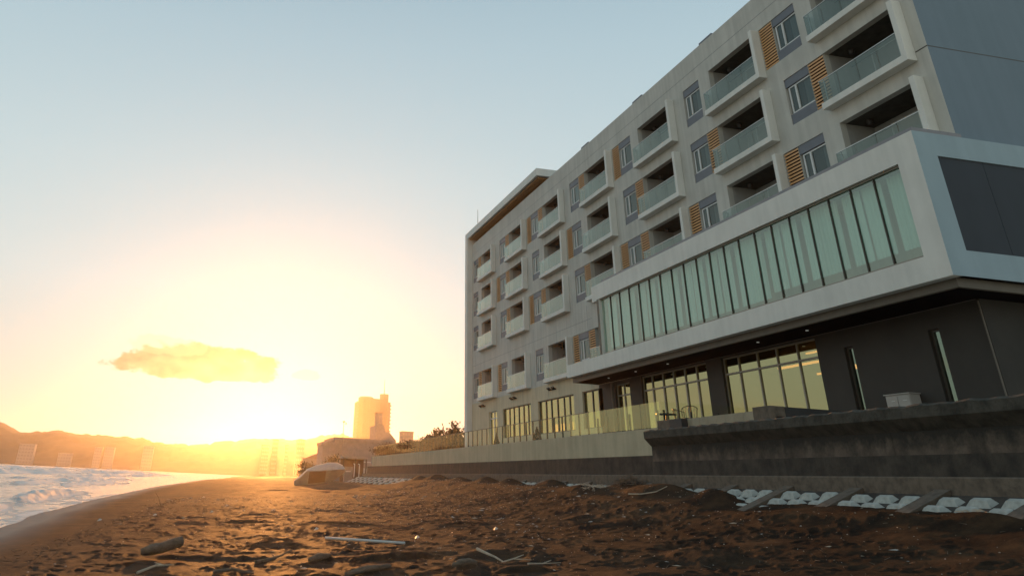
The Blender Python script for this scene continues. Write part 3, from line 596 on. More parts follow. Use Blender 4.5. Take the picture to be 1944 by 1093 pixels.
def balcony(r, k):
    z = ROW[r]; x = COL[k]; xo = finx(k); yf = D - 0.40; ft = 0.22
    hid = (r == 'E' and k == 4)
    b = hp(MB(), 'balcony', 'white') if False else None
    o = bpy.data.objects.new('balcony', None); C.objects.link(o); o.parent = hotel; b = o
    xl = x + 0.24
    # L-shaped concrete frame: floor beam and upright fin in one piece
    g = MB(); g.prism([(xl, z - 2.48), (xo, z - 2.48), (xo, z + 0.0), (xo + ft, z + 0.0), (xo + ft, z - 2.22), (xl, z - 2.22)], 'y', yf, D - 0.002)
    part(g.build('frame', 'white', bevel=0.012), b)
    # recess: floor, ceiling, side and back walls
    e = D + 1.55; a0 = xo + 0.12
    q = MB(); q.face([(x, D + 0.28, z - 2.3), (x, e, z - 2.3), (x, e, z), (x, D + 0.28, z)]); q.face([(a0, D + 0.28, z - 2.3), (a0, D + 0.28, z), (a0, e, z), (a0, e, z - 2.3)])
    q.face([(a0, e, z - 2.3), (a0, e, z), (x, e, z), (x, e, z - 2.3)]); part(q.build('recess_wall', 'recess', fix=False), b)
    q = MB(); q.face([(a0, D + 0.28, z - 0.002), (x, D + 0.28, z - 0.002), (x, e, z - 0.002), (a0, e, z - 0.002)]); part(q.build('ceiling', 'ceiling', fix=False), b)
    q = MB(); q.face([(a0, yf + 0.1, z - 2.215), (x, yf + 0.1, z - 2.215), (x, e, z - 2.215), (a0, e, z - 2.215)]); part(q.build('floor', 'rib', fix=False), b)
    # sliding door in the back wall
    dx0, dx1 = a0 + 0.5, x - 0.9
    dr = MB(); dr.box(dx0 - 0.06, dx0, e - 0.06, e - 0.01, z - 2.2, z - 0.25); dr.box(dx1, dx1 + 0.06, e - 0.06, e - 0.01, z - 2.2, z - 0.25); dr.box(dx0 - 0.06, dx1 + 0.06, e - 0.06, e - 0.01, z - 0.25, z - 0.2); dr.box((dx0 + dx1) / 2 - 0.04, (dx0 + dx1) / 2 + 0.04, e - 0.07, e - 0.01, z - 2.2, z - 0.25)
    part(dr.build('door_frame', 'frame'), b)
    part(MB().box(dx0, dx1, e - 0.025, e - 0.012, z - 2.2, z - 0.25).build('door_glass', 'far_glass'), b)
    # clothes rail and ceiling fixture
    part(MB().tube([(x - 0.3, D + 0.95, z - 0.62), (x - 1.7, D + 0.95, z - 0.62)], 0.018, 6).build('drying_rail', 'metal_dark'), b)
    part(MB().tube([(x - 0.62, D + 0.8, z - 0.01), (x - 0.62, D + 0.8, z - 0.09), (x - 0.62, D + 0.8, z - 0.22)], [0.13, 0.13, 0.09], 10).build('ceiling_lamp', 'metal_dark'), b)
    # glass front: panels, clips and rail
    gx0, gx1 = xo + ft + 0.01, x - 0.25 if False else x + 0.19
    n = 4; w = (gx1 - gx0) / n; y = yf + 0.07; zb, zt = z - 2.215, z - 1.27
    for i in range(n):
        part(MB().face_ret([(gx0 + i * w + 0.012, y, zb), (gx0 + (i + 1) * w - 0.012, y, zb), (gx0 + (i + 1) * w - 0.012, y, zt), (gx0 + i * w + 0.012, y, zt)]).build('glass_panel', 'glass_rail', fix=False), b)
    part(MB().face_ret([(gx1, y, zb), (gx1, D - 0.01, zb), (gx1, D - 0.01, zt), (gx1, y, zt)]).build('glass_panel', 'glass_rail', fix=False), b)
    rl = MB(); rl.box(gx0, gx1 + 0.02, y - 0.015, y + 0.015, zt, zt + 0.025); rl.box(gx1 - 0.01, gx1 + 0.02, y + 0.016, D - 0.01, zt, zt + 0.025); rl.box(gx0 + 0.05, gx0 + 0.085, y + 0.05, y + 0.08, zb, zt); rl.box(gx1 - 0.22, gx1 - 0.18, y + 0.05, y + 0.08, zb, zt)
    part(rl.build('handrail', 'metal_pale'), b)
    return b
for r, cols in PAT.items():
    z = ROW[r]
    for k, p in cols.items():
        x = COL[k]; near = k >= 4 and r != 'E'
        window(x + 0.95, x + 2.48, z, 'blind_dark' if k >= 5 else 'blind')
        if 'R' in p: louvre(x + 0.001, x + 0.949, z, near)
        if 'L' in p: louvre(x + 2.481, x + 3.40, z, near)
        balcony(r, k)
hp(MB().tube([(34.95, D + 0.75, 12.98), (34.95, D + 0.75, 12.88)], 0.06, 10), 'balcony_lamp', 'white_lamp')

# --- the projecting box
YB = D - 2.0; BX0, BX1 = 18.22, 41.83; ZB0, ZB1 = 5.92, 10.45
GX0, GX1, GZ0, GZ1 = 19.03, 40.98, 6.64, 9.62
box = bpy.data.objects.new('glazed_box', None); C.objects.link(box); box.parent = hotel
mb = MB(); wall_mesh(mb, BX0, 41.25, ZB0, ZB1, [(GX0, GX1, GZ0, GZ1)], YB, 0.35)
mb.face([(41.25, YB, GZ1 - 0.05), (BX1, YB, GZ1 - 0.05), (BX1, YB, ZB1), (41.25, YB, ZB1)]); mb.face([(41.25, YB, ZB0), (45.92, YB, ZB0), (45.92, YB, 6.62), (41.25, YB, 6.62)])
mb.face([(BX1, YB, GZ1 - 0.05), (BX1, D - 0.01, GZ1 - 0.05), (BX1, D - 0.01, ZB1), (BX1, YB, ZB1)]); mb.face([(41.25, YB, GZ1 - 0.05), (41.25, D - 0.01, GZ1 - 0.05), (BX1, D - 0.01, GZ1 - 0.05), (BX1, YB, GZ1 - 0.05)])
mb.face([(BX0, YB, ZB1), (BX1, YB, ZB1), (BX1, D - 0.01, ZB1), (BX0, D - 0.01, ZB1)]); mb.face([(41.25, YB, 6.62), (45.92, YB, 6.62), (45.92, D - 0.45, 6.62), (41.25, D - 0.45, 6.62)])
mb.face([(41.25, YB, 6.62), (41.25, D - 0.01, 6.62), (41.25, D - 0.01, GZ1), (41.25, YB, GZ1)])
mb.face([(BX0, YB, ZB0), (45.92, YB, ZB0), (45.92, D - 1.68, ZB0), (BX0, D - 1.68, ZB0)]); mb.face([(45.92, YB, ZB0), (45.92, D - 0.45, ZB0), (45.92, D - 0.45, 6.62), (45.92, YB, 6.62)])
part(mb.build('box_front', 'white', fix=False), box)
# side face with a recessed slate panel
mb = MB(); PY0, PZ0, PZ1 = 20.66, 6.70, 9.68
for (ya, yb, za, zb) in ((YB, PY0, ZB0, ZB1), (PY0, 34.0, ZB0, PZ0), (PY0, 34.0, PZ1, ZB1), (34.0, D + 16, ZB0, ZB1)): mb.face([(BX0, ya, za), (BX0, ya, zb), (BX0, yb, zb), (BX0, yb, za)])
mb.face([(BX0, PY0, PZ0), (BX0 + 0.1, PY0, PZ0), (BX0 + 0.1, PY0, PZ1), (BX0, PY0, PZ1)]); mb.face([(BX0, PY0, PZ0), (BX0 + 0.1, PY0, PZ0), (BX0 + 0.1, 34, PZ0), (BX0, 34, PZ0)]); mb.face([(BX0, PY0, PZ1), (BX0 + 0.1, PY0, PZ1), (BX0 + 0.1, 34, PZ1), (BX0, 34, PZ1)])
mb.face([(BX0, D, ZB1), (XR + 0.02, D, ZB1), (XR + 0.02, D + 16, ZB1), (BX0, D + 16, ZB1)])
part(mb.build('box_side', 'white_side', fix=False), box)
for i, (ya, yb) in enumerate([(PY0, 22.35), (22.362, 24.2), (24.212, 26.1), (26.112, 28.0), (28.012, 34)]): part(MB().box(BX0 + 0.05, BX0 + 0.09, ya + 0.002, yb, PZ0 + 0.002, PZ1 - 0.002).build('slate_panel', 'panel_dark'), box)
# coping upstand and lower fascia, soffit
mb = MB().box(18.40, 40.75, YB + 0.12, YB + 0.22, ZB1, ZB1 + 0.17); mb.box(18.30, 18.40, YB + 0.12, D - 0.02, ZB1, ZB1 + 0.17); part(mb.build('coping', 'coping'), box)
YS = D - 1.68
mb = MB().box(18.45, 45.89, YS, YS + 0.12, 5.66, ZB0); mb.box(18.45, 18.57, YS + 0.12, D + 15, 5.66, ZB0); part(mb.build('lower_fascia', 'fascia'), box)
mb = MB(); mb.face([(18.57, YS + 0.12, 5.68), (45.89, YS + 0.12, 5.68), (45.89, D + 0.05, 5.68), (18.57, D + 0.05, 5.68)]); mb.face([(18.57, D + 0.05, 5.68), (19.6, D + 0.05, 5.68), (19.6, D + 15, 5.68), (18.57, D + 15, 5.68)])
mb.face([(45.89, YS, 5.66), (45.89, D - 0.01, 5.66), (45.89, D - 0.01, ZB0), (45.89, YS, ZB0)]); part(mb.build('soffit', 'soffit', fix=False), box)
for x in (42.7, 39.5, 36.2, 29.0, 26.0): part(MB().tube([(x, D - 0.9, 5.679), (x, D - 0.9, 5.66)], 0.055, 10).build('downlight', 'dim_lamp'), box)
# strip glazing: 20 panes, mullions, curtains
mulls = [40.92 - 1.0855 * i for i in range(1, 20)]
edges = [GX1] + mulls + [GX0]
for i in range(20):
    a, b_ = edges[i + 1], edges[i]
    part(MB().face_ret([(a + 0.03, YB + 0.17, GZ0 + 0.06), (b_ - 0.03, YB + 0.17, GZ0 + 0.06), (b_ - 0.03, YB + 0.17, GZ1 - 0.06), (a + 0.03, YB + 0.17, GZ1 - 0.06)]).build('strip_pane', 'glass_strip', fix=False), box)
src = MB().box(-0.018, 0.018, YB + 0.12, YB + 0.19, GZ0 + 0.06, GZ1 - 0.06).build('mullion', 'dark_frame'); src.parent = box; src.location = (-mulls[0], 0, 0); src.location -= HL
for m_ in mulls[1:]:
    o = bpy.data.objects.new('mullion', src.data); C.objects.link(o); o.parent = box; o.location = Vector((-m_, 0, 0)) - HL
mb = MB().box(GX0, GX1, YB + 0.10, YB + 0.27, GZ1 - 0.06, GZ1 - 0.001); mb.box(GX0, GX1, YB + 0.06, YB + 0.27, GZ0 + 0.001, GZ0 + 0.06); part(mb.build('strip_frame', 'brown_frame'), box)
part(MB().box(GX1 + 0.01, 41.24, YB - 0.004, YB + 0.0, GZ0, GZ1).build('jamb_strip', 'fascia'), box)
for i in range(20):
    a, b_ = edges[i + 1], edges[i]
    lo = 7.15 if i > 12 else 7.0
    part(curtain(a + (0.02 if i % 2 else 0.12), b_ - (0.16 if i % 2 else 0.04), YB + 0.55, lo, GZ1 - 0.02).build('curtain', 'curtain', smooth=True, fix=False), box)
mb = MB(); mb.face([(GX0 - 0.3, YB + 3.2, ZB0 + 0.1), (GX1 + 0.2, YB + 3.2, ZB0 + 0.1), (GX1 + 0.2, YB + 3.2, ZB1 - 0.1), (GX0 - 0.3, YB + 3.2, ZB1 - 0.1)])
mb.face([(GX0 - 0.3, YB + 0.36, 6.6), (GX1 + 0.2, YB + 0.36, 6.6), (GX1 + 0.2, YB + 3.2, 6.6), (GX0 - 0.3, YB + 3.2, 6.6)]); mb.face([(GX0 - 0.3, YB + 0.36, GZ1 + 0.1), (GX1 + 0.2, YB + 0.36, GZ1 + 0.1), (GX1 + 0.2, YB + 3.2, GZ1 + 0.1), (GX0 - 0.3, YB + 3.2, GZ1 + 0.1)])
part(mb.build('upper_room', 'blind', fix=False), box)
for x in (20.6, 24.4, 29.1): part(MB().box(x, x + 0.9, YB + 0.75, YB + 0.80, 6.75, 6.80).build('room_glow', 'warm'), box)

# --- ground floor glazing
def glazing(x0, x1, z0, z1, mull, transom=None, fr='dark_frame', w=0.045, y=None, gl='glass_gf', thick=()):
    y = D + 0.16 if y is None else y
    o = bpy.data.objects.new('window', None); C.objects.link(o); o.parent = hotel
    f = MB(); f.box(x0, x1, y - 0.04, y + 0.05, z1 - 0.06, z1); f.box(x0, x1, y - 0.04, y + 0.05, z0, z0 + 0.06); f.box(x0, x0 + 0.06, y - 0.04, y + 0.05, z0 + 0.06, z1 - 0.06); f.box(x1 - 0.06, x1, y - 0.04, y + 0.05, z0 + 0.06, z1 - 0.06)
    for i, m_ in enumerate(mull):
        ww = w * (1.6 if i in thick else 1); f.box(m_ - ww, m_ + ww, y - 0.05, y + 0.05, z0 + 0.06, (transom or z1 - 0.06) - (0.035 if transom else 0))
        if transom: f.box(m_ - w * 0.8, m_ + w * 0.8, y - 0.05, y + 0.05, transom + 0.035, z1 - 0.06)
    if transom: f.box(x0 + 0.06, x1 - 0.06, y - 0.05, y + 0.05, transom - 0.035, transom + 0.035)
    part(f.build('frame', fr), o)
    ed = [x0 + 0.06] + sorted(mull) + [x1 - 0.06]
    for a, b_ in zip(ed[:-1], ed[1:]):
        for za, zb in ([(z0 + 0.06, transom - 0.035), (transom + 0.035, z1 - 0.06)] if transom else [(z0 + 0.06, z1 - 0.06)]):
            tl = random.uniform(-0.004, 0.004)
            part(MB().face_ret([(a, y + tl, za), (b_, y - tl, za), (b_, y - tl, zb), (a, y + tl, zb)]).build('pane', gl, fix=False), o)
    return o
glazing(*GF[0], [66.15], 4.95, 'frame')
glazing(*GF[1], [62.41, 61.4, 60.3, 59.25, 58.26], None)
glazing(*GF[2], [54.77, 53.79, 52.70, 51.59, 50.65], None)
glazing(*GF[3], [47.15, 46.26], None)
glazing(*GF[4], [42.95], 4.87, 'brown_frame')
glazing(*GF[5], [39.72, 38.60, 37.53, 36.46, 35.41], 4.88, 'brown_frame', 0.05)
glazing(*GF[6], [31.99, 30.64, 29.34, 28.06], 4.91, 'brown_frame', 0.035)
glazing(*GF[7], [], None, 'dark_frame', gl='glass_slit'); glazing(*GF[8], [], None, 'dark_frame', gl='glass_slit')
mb = MB()
mb.face([(19.6, D + 4.5, 2.3), (72, D + 4.5, 2.3), (72, D + 4.5, 5.7), (19.6, D + 4.5, 5.7)]); mb.face([(19.6, D + 0.33, 5.64), (72, D + 0.33, 5.64), (72, D + 4.5, 5.64), (19.6, D + 4.5, 5.64)]); mb.face([(19.6, D + 0.33, 2.31), (72, D + 0.33, 2.31), (72, D + 4.5, 2.31), (19.6, D + 4.5, 2.31)])
hp(mb, 'ground_floor_room', 'room', fix=False)
mb = MB().box(28.4, 32.2, D + 2.2, D + 2.4, 5.2, 5.26); mb.box(26.9, 29.2, D + 1.4, D + 1.5, 5.40, 5.45); mb.box(27.0, 31, D + 3.2, D + 3.3, 4.9, 4.97); mb.box(26.9, 28.0, D + 2.2, D + 2.3, 4.8, 4.86); hp(mb, 'ceiling_light', 'orange_lamp_and_glint')
hp(MB().box(27.35, 27.6, D + 1.2, D + 1.3, 4.0, 4.25), 'wall_lamp', 'white_lamp')
hp(MB().box(21.16, 21.55, D + 0.6, D + 0.62, 4.86, 4.90), 'ceiling_light', 'white_lamp'); hp(MB().box(21.16, 21.55, D + 1.5, D + 1.55, 4.86, 4.90), 'ceiling_light', 'white_lamp')
for x in (54.9, 53.7, 52.2): hp(MB().box(x, x + 0.45, D + 0.9, D + 1.0, 3.55, 4.0), 'room_glow', 'orange_lamp_and_glint')  # added glowing boxes standing in for orange cloud reflections in these panes
# paired spotlights under the second floor
for x in (68.85, 60.9, 53.1):
    b = hp(MB().box(x - 0.6, x + 0.6, D - 0.05, D - 0.0, 6.0, 6.04), 'spotlight_bar', 'metal_dark')
    for dx in (-0.55, -0.25, 0.2, 0.5): part(MB().tube([(x + dx, D - 0.06, 6.02), (x + dx - 0.07, D - 0.26, 6.13)], 0.055, 8).build('spotlight', 'metal_dark'), b)
hp(MB().tube([(43.98, D - 0.12, 2.3), (43.98, D - 0.12, 5.6)], 0.07, 8), 'downpipe', 'fascia')
# meter cabinet on the wall
cab = thing('meter_cabinet', 'cream metal cabinet with two doors on the dark wall above the sea wall', 'cabinet', (23.0, D - 0.4, 2.4))
b = part(MB().box(22.5, 23.52, D - 0.40, D - 0.01, 2.35, 3.22).build('cabinet_body', 'pale_far', bevel=0.01), cab)
for a, c_ in ((22.53, 22.99), (23.02, 23.49)):
    d_ = part(MB().box(a, c_, D - 0.42, D - 0.402, 2.38, 3.17).build('door', 'pale_far', bevel=0.004), cab); part(MB().box(a + 0.1, a + 0.25, D - 0.435, D - 0.421, 3.02, 3.04).build('handle', 'metal_pale'), d_)
part(MB().box(22.46, 23.56, D - 0.44, D, 3.221, 3.25).build('cabinet_top', 'pale_far'), cab)

# ------------------------------------------------------------------ terrace, sea walls, revetment
terrace = MB(); terrace.box(23.2, 95, 17.05, D + 0.001 - 0.01, 1.6, 2.33); terrace.box(12, 23.2, 17.2, D + 0.001 - 0.01, 1.2, 2.0); terrace.box(72.9, 95, D - 0.01, D + 14, 1.6, 2.30)
o = terrace.build('terrace_paving', 'terrace_floor'); o['kind'] = 'structure'
tw = thing('terrace_wall', 'tan rendered terrace wall of tall panels below the glass railing', 'wall', (60, 17, 1.3))
n = 0; x = 29.3
while x < 93.9:
    w = 1.06 * 2; x1 = min(x + w, 93.9)
    part(MB().box(x + 0.004, x1 - 0.004, 16.99, 17.04, 1.25, 2.33).build('wall_panel', 'sandstone'), tw); x = x1
part(MB().box(29.3, 93.9, 17.045, 17.2, 1.2, 2.329).build('wall_core', 'fascia'), tw)
part(MB().box(93.905, 93.96, 16.99, D + 12, 0, 2.33).build('end_wall', 'sandstone'), tw)

sw = thing('sea_wall', 'weathered stained concrete sea wall with an overhanging coping, nearest the camera', 'wall', (20, 15.6, 0))
segs = [8.0, 12.0, 17.3, 21.05, 25.6, 28.9]
for a, b_ in zip(segs[:-1], segs[1:]):
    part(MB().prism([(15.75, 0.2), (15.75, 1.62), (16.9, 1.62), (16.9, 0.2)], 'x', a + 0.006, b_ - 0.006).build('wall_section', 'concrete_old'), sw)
    mb = MB(); N = 24
    for i in range(N):          # coping with a chipped upper edge
        xa = a + 0.004 + (b_ - a - 0.008) * i / N; xb = a + 0.004 + (b_ - a - 0.008) * (i + 1) / N
        j0 = 0.012 * math.sin(xa * 9.1) + 0.01 * math.sin(xa * 23.7); j1 = 0.012 * math.sin(xb * 9.1) + 0.01 * math.sin(xb * 23.7)
        pa = [(15.745, 1.55), (15.48, 1.80), (15.47, 2.03 + j0), (15.53, 2.075 + j0), (16.95, 2.085), (16.95, 1.55)]; pb = [(15.745, 1.55), (15.48, 1.80), (15.47, 2.03 + j1), (15.53, 2.075 + j1), (16.95, 2.085), (16.95, 1.55)]
        v = [(xa, *p) for p in pa] + [(xb, *p) for p in pb]; k = 6
        f = [(q, q + k, (q + 1) % k + k, (q + 1) % k) for q in range(k)]
        if i == 0: f.append(tuple(range(k)))
        if i == N - 1: f.append(tuple(reversed(range(k, 2 * k))))
        mb.poly(v, f)
    part(mb.build('coping', 'concrete_top', fix=True), sw)
part(MB().box(8.0, 28.88, 15.70, 15.749, 0.55, 1.05).build('stain_band', 'concrete_dark'), sw)
lw = thing('lower_sea_wall', 'dark low concrete wall running away below the tan terrace wall', 'wall', (60, 16, 0))
x = 28.905
while x < 91:
    x1 = min(x + 5.5, 91); part(MB().box(x + 0.006, x1 - 0.006, 15.95, 16.98, 0.1, 1.27 + 0.001 * (x % 3)).build('wall_section', 'concrete_dark'), lw); x = x1
rv = thing('concrete_revetment', 'half buried concrete slope with ribs and rows of pale raised blocks at the wall foot', 'revetment', (40, 15, 0))
x = 8.0
while x < 91:
    x1 = min(x + 5.2, 91); part(MB().prism([(15.42, 0.1), (15.42, 0.57), (15.45, 0.60), (15.748, 0.60), (15.748, 0.1)], 'x', x + 0.006, x1 - 0.006).build('footing', 'rib'), rv); x = x1
def rz(y): return 0.24 - (15.4 - y) * 0.42
x = 8.2; ribs = []
while x < 91:
    part(MB().prism([(15.419, rz(15.42)), (12.2, rz(12.2)), (12.2, rz(12.2) - 0.3), (15.419, rz(15.42) - 0.3)], 'x', x, min(x + 2.548, 91)).build('slope_slab', 'concrete_dark' if x < 50 else 'rib'), rv)
    ribs.append(x); x += 2.55
src = None
for x in ribs:          # raised rib on each joint
    g = MB().prism([(15.415, rz(15.415) + 0.001), (15.415, rz(15.415) + 0.11), (13.0, rz(13.0) + 0.16), (13.0, rz(13.0) + 0.001)], 'x', -0.21, 0.21)
    if src is None: src = g.build('rib', 'rib', bevel=0.01); part(src, rv); src.location.x -= x
    else: inst(src, 'rib', x - ribs[0], 0, 0, rv)
def block_mb(mb, cx, cy):
    zb = rz(cy); L0, L1, T0, T1, hh = 0.31, 0.19, 0.135, 0.06, 0.135; sl = 0.42
    bot = [(cx - L0, cy - T0, zb - T0 * sl), (cx + L0, cy - T0, zb - T0 * sl), (cx + L0, cy + T0, zb + T0 * sl), (cx - L0, cy + T0, zb + T0 * sl)]
    top = [(cx - L1, cy - T1, zb + hh - T1 * sl), (cx + L1, cy - T1, zb + hh - T1 * sl), (cx + L1, cy + T1, zb + hh + T1 * sl), (cx - L1, cy + T1, zb + hh + T1 * sl)]
    mb.poly(bot + top, [(4, 5, 6, 7), (0, 1, 5, 4), (1, 2, 6, 5), (2, 3, 7, 6), (3, 0, 4, 7), (3, 2, 1, 0)]); return mb
src = None; rest = MB(); nb = 0
for x in ribs:
    for c_ in range(3):
        for rrow in range(5):
            cx = x + 0.5 + c_ * 0.77 - (0.0 if rrow % 2 == 0 else 0.0); cy = 15.02 - rrow * 0.42
            if x < 32 and rrow < 3:
                if src is None: src = block_mb(MB(), cx, cy).build('concrete_block', 'block', bevel=0.012); part(src, rv); s0 = (cx, cy)
                else:
                    q_ = random.random(); o = inst(src, 'concrete_block', cx - s0[0] + random.uniform(-.02, .02), cy - s0[1] + random.uniform(-.015, .015), rz(cy) - rz(s0[1]) - random.uniform(0, .035), rv)
            else: block_mb(rest, cx, cy)
o = rest.build('far_concrete_blocks', 'block'); o['kind'] = 'stuff'; part(o, rv)

# ------------------------------------------------------------------ railings
gr = thing('glass_railing', 'long terrace railing of clear glass panels between slim dark posts', 'railing', (60, 17.1, 2.33))
posts = [30.34 + 0.25] + [31.93 + 1.045 * i for i in range(60)]
YR = 17.08; ZT = 3.29
def rail_post(x, y, top, parent, w=0.034):
    return part(MB().box(x - w, x + w, y - 0.03, y + 0.03, 2.33, top).build('post', 'metal_dark'), parent)
for x in posts:
    if x > 93.5: break
    rail_post(x, YR, 2.98 if x < 37 else ZT, gr)
px = [30.34] + [p for p in posts[1:] if p < 93.5]
for a, b_ in zip(px[:-1], px[1:]):
    part(MB().face_ret([(a + 0.015, YR - 0.035, 2.36), (b_ - 0.015, YR - 0.035, 2.36), (b_ - 0.015, YR - 0.035, ZT), (a + 0.015, YR - 0.035, ZT)]).build('glass_panel', 'glass_terrace_near' if a < 38.5 else 'glass_terrace', fix=False), gr)
part(MB().box(37.0, 93.5, YR - 0.03, YR + 0.02, ZT, ZT + 0.03).build('handrail', 'metal_dark'), gr)
for i in range(4):
    y0 = 17.1 + i * 1.2; part(MB().face_ret([(30.34, y0, 2.36), (30.34, y0 + 1.18, 2.36), (30.34, y0 + 1.18, ZT), (30.34, y0, ZT)]).build('glass_panel', 'glass_terrace', fix=False), gr); rail_post(30.30, y0 + 0.1, 2.98, gr)
# low tiled wall with pillars
tl = thing('tiled_parapet', 'low tan tiled parapet ending in a dark pillar above the sea wall', 'parapet', (26, 17, 2))
x = 24.12
while x < 28.7:
    part(MB().box(x + 0.006, x + 0.524, 16.88, 16.95, 1.95, 2.52).build('tile', 'tile'), tl); x += 0.53
part(MB().box(24.1, 28.9, 16.955, 17.25, 1.95, 2.51).build('wall_core', 'concrete_dark'), tl)
part(MB().box(23.2, 24.1, 16.86, 17.4, 1.95, 2.63).build('pillar', 'rib', bevel=0.01), tl)
part(MB().box(23.2, 23.45, 17.405, D - 0.02, 1.95, 2.62).build('side_kerb', 'planter'), tl)  # black here carries the shadow on the parapet's camera-facing return
part(MB().box(29.0, 30.2, 16.80, 17.04, 1.95, 2.55).build('pillar', 'rib', bevel=0.01), tl)
pb = MB().box(28.1, 28.97, 16.62, 17.0, 2.0, 2.52).build('planter_box', 'planter', bevel=0.01); tag(pb, 'black box standing on the sea wall beside the grey pillar', 'planter')

# terrace furniture
def chair(x, y, a, label):
    t = thing('wicker_chair', label, 'chair', (x, y, 2.33), 'dark terrace chairs')
    c, s = math.cos(a), math.sin(a); P = lambda u, v, w: (x + u * c - v * s, y + u * s + v * c, 2.33 + w)
    for u, v in ((-.22, -.22), (.22, -.22), (.22, .22), (-.22, .22)): part(MB().tube([P(u * 1.1, v * 1.1, 0), P(u, v, 0.42)], 0.015, 6).build('leg', 'metal_dark'), t)
    part(MB().tube([P(-.02, 0, .40), P(-.02, 0, .46)], [0.29, 0.27], 14).build('seat', 'metal_dark'), t)
    for k in range(9):
        th = math.pi * (0.5 + k / 8); part(MB().tube([P(.25 * math.cos(th), .27 * math.sin(th), .44), P(.34 * math.cos(th), .32 * math.sin(th), .78 + .12 * math.sin(th - math.pi / 2))], 0.010, 5).build('back_rod', 'metal_dark'), t)
    part(MB().tube([P(.34 * math.cos(math.pi * (0.5 + k / 12)), .32 * math.sin(math.pi * (0.5 + k / 12)), .78 + .12 * math.sin(math.pi * k / 12)) for k in range(13)], 0.014, 6).build('back_rim', 'metal_dark'), t)
chair(30.9, 18.7, 0.3, 'dark rod-back chair on the terrace, right of the small table'); chair(31.9, 18.9, 2.6, 'dark rod-back chair on the terrace, close beside the small table')
t = thing('terrace_table', 'small round dark table on the terrace behind the glass railing', 'table', (32.6, 18.6, 2.33))
part(MB().tube([(32.6, 18.6, 3.02), (32.6, 18.6, 3.05)], 0.42, 20).build('table_top', 'metal_dark'), t); part(MB().tube([(32.6, 18.6, 2.33), (32.6, 18.6, 3.02)], 0.03, 8).build('pedestal', 'metal_dark'), t); part(MB().tube([(32.6, 18.6, 2.335), (32.6, 18.6, 2.36)], 0.25, 16).build('base', 'metal_dark'), t)

# ------------------------------------------------------------------ vegetation
def leaf_cloud(n, cx, cy, cz, rx_, ry_, rz_, size, seed, hollow=0.35, cone=False):
    r = np.random.default_rng(seed); mb = MB(); v = []; f = []
    cl = r.normal(size=(max(4, n // 60), 3)); cl /= np.linalg.norm(cl, axis=1)[:, None]; cl *= r.uniform(0.35, 1, (len(cl), 1))
    for i in range(n):
        c = cl[r.integers(len(cl))] + r.normal(size=3) * 0.2
        if cone: t_ = r.uniform(0, 1); a = r.uniform(0, 6.28); q = (1 - t_) * r.uniform(0.4, 1) ** 0.5; c = np.array([q * math.cos(a), q * math.sin(a), t_ * 2 - 1])
        p = np.array([cx + c[0] * rx_, cy + c[1] * ry_, cz + c[2] * rz_]); d = r.normal(size=3); d /= np.linalg.norm(d); e = np.cross(d, r.normal(size=3)); e /= np.linalg.norm(e); s = size * r.uniform(0.6, 1.3)
        k = len(v); v += [tuple(p - d * s), tuple(p + e * s * 0.4), tuple(p + d * s), tuple(p - e * s * 0.4)]; f.append((k, k + 1, k + 2, k + 3))
    mb.poly(v, f); return mb
def bush(name, label, cat, x, y, z, w, h, seed, group=None, n=500, size=0.12, m='leaf', trunk=True):
    t = thing(name, label, cat, (x, y, z), group)
    if trunk:
        tb = MB(); tb.tube([(x, y, z), (x + 0.05, y, z + h * 0.3), (x - 0.05, y + 0.05, z + h * 0.6)], [0.07, 0.05, 0.02], 6)
        for k in range(4):
            a = k * 1.6 + seed; tb.tube([(x, y, z + h * 0.25), (x + w * 0.3 * math.cos(a), y + w * 0.3 * math.sin(a), z + h * 0.7)], [0.04, 0.012], 5)
        part(tb.build('trunk', 'bark'), t)
    part(leaf_cloud(n, x, y, z + h * 0.58, w * 0.5, w * 0.5, h * 0.42, size, seed).build('crown', m, fix=False), t)
    return t
for i, (x, y) in enumerate([(45.6, 17.75), (53.0, 17.8)]):
    t = thing('conical_shrub', ['dark cone shaped shrub behind the railing, nearer one below the third balcony column', 'dark narrow conical shrub by the far ground floor door'][i], 'shrub', (x, y, 2.33))
    part(MB().tube([(x, y, 2.33), (x, y, 2.55)], [0.16, 0.2], 10).build('pot', 'planter'), t)
    part(leaf_cloud(700, x, y, 2.76, 0.3 - 0.08 * i, 0.3 - 0.08 * i, 0.34, 0.05, 5 + i, cone=True).build('crown', 'leaf_dark', fix=False), t)
BW = ['at the far end of the row', 'with a ragged top', 'low and wide', 'with loose sprays', 'rising above the fence', 'dense and rounded', 'thin, showing sky through it', 'beside the hotel corner', 'leaning over the fence', 'touching the white corner fin']
for i in range(10):
    x = 118 - i * 4.2; f = i / 9; y = 25.0 + 7.6 * f; hgt = 2.5 + 2.1 * min(1, f * 1.9) + 0.5 * math.sin(i * 2.1)
    x = 110; y = 25.4 + i * 0.78
    x += random.uniform(-5, 5); y = y * x / 110
    bush('hedge_tree', 'dark tree behind the railing, ' + BW[i], 'tree', x, y, 2.0, 1.9 * random.uniform(0.8, 1.3), hgt, 40 + i, 'trees behind the terrace railing', n=900, size=0.24)
HG = ['at the wall end', 'second from the wall end', 'third from the wall end', 'fourth from the wall end', 'under the thin tree tops', 'under the tallest tree tops', 'third from the hotel fin', 'second from the hotel fin', 'next to the hotel fin']
for i in range(9):
    x = 93.5 - i * 2.5; bush('hedge_bush', 'dense dark hedge bush behind the railing, ' + HG[i], 'hedge', x, 18.3 + 0.1 * (i % 3), 2.3, 2.9, 1.0 + 0.35 * math.sin(i * 1.7) ** 2, 140 + i, 'hedge behind the terrace railing', n=1500, size=0.10, m='hedge')
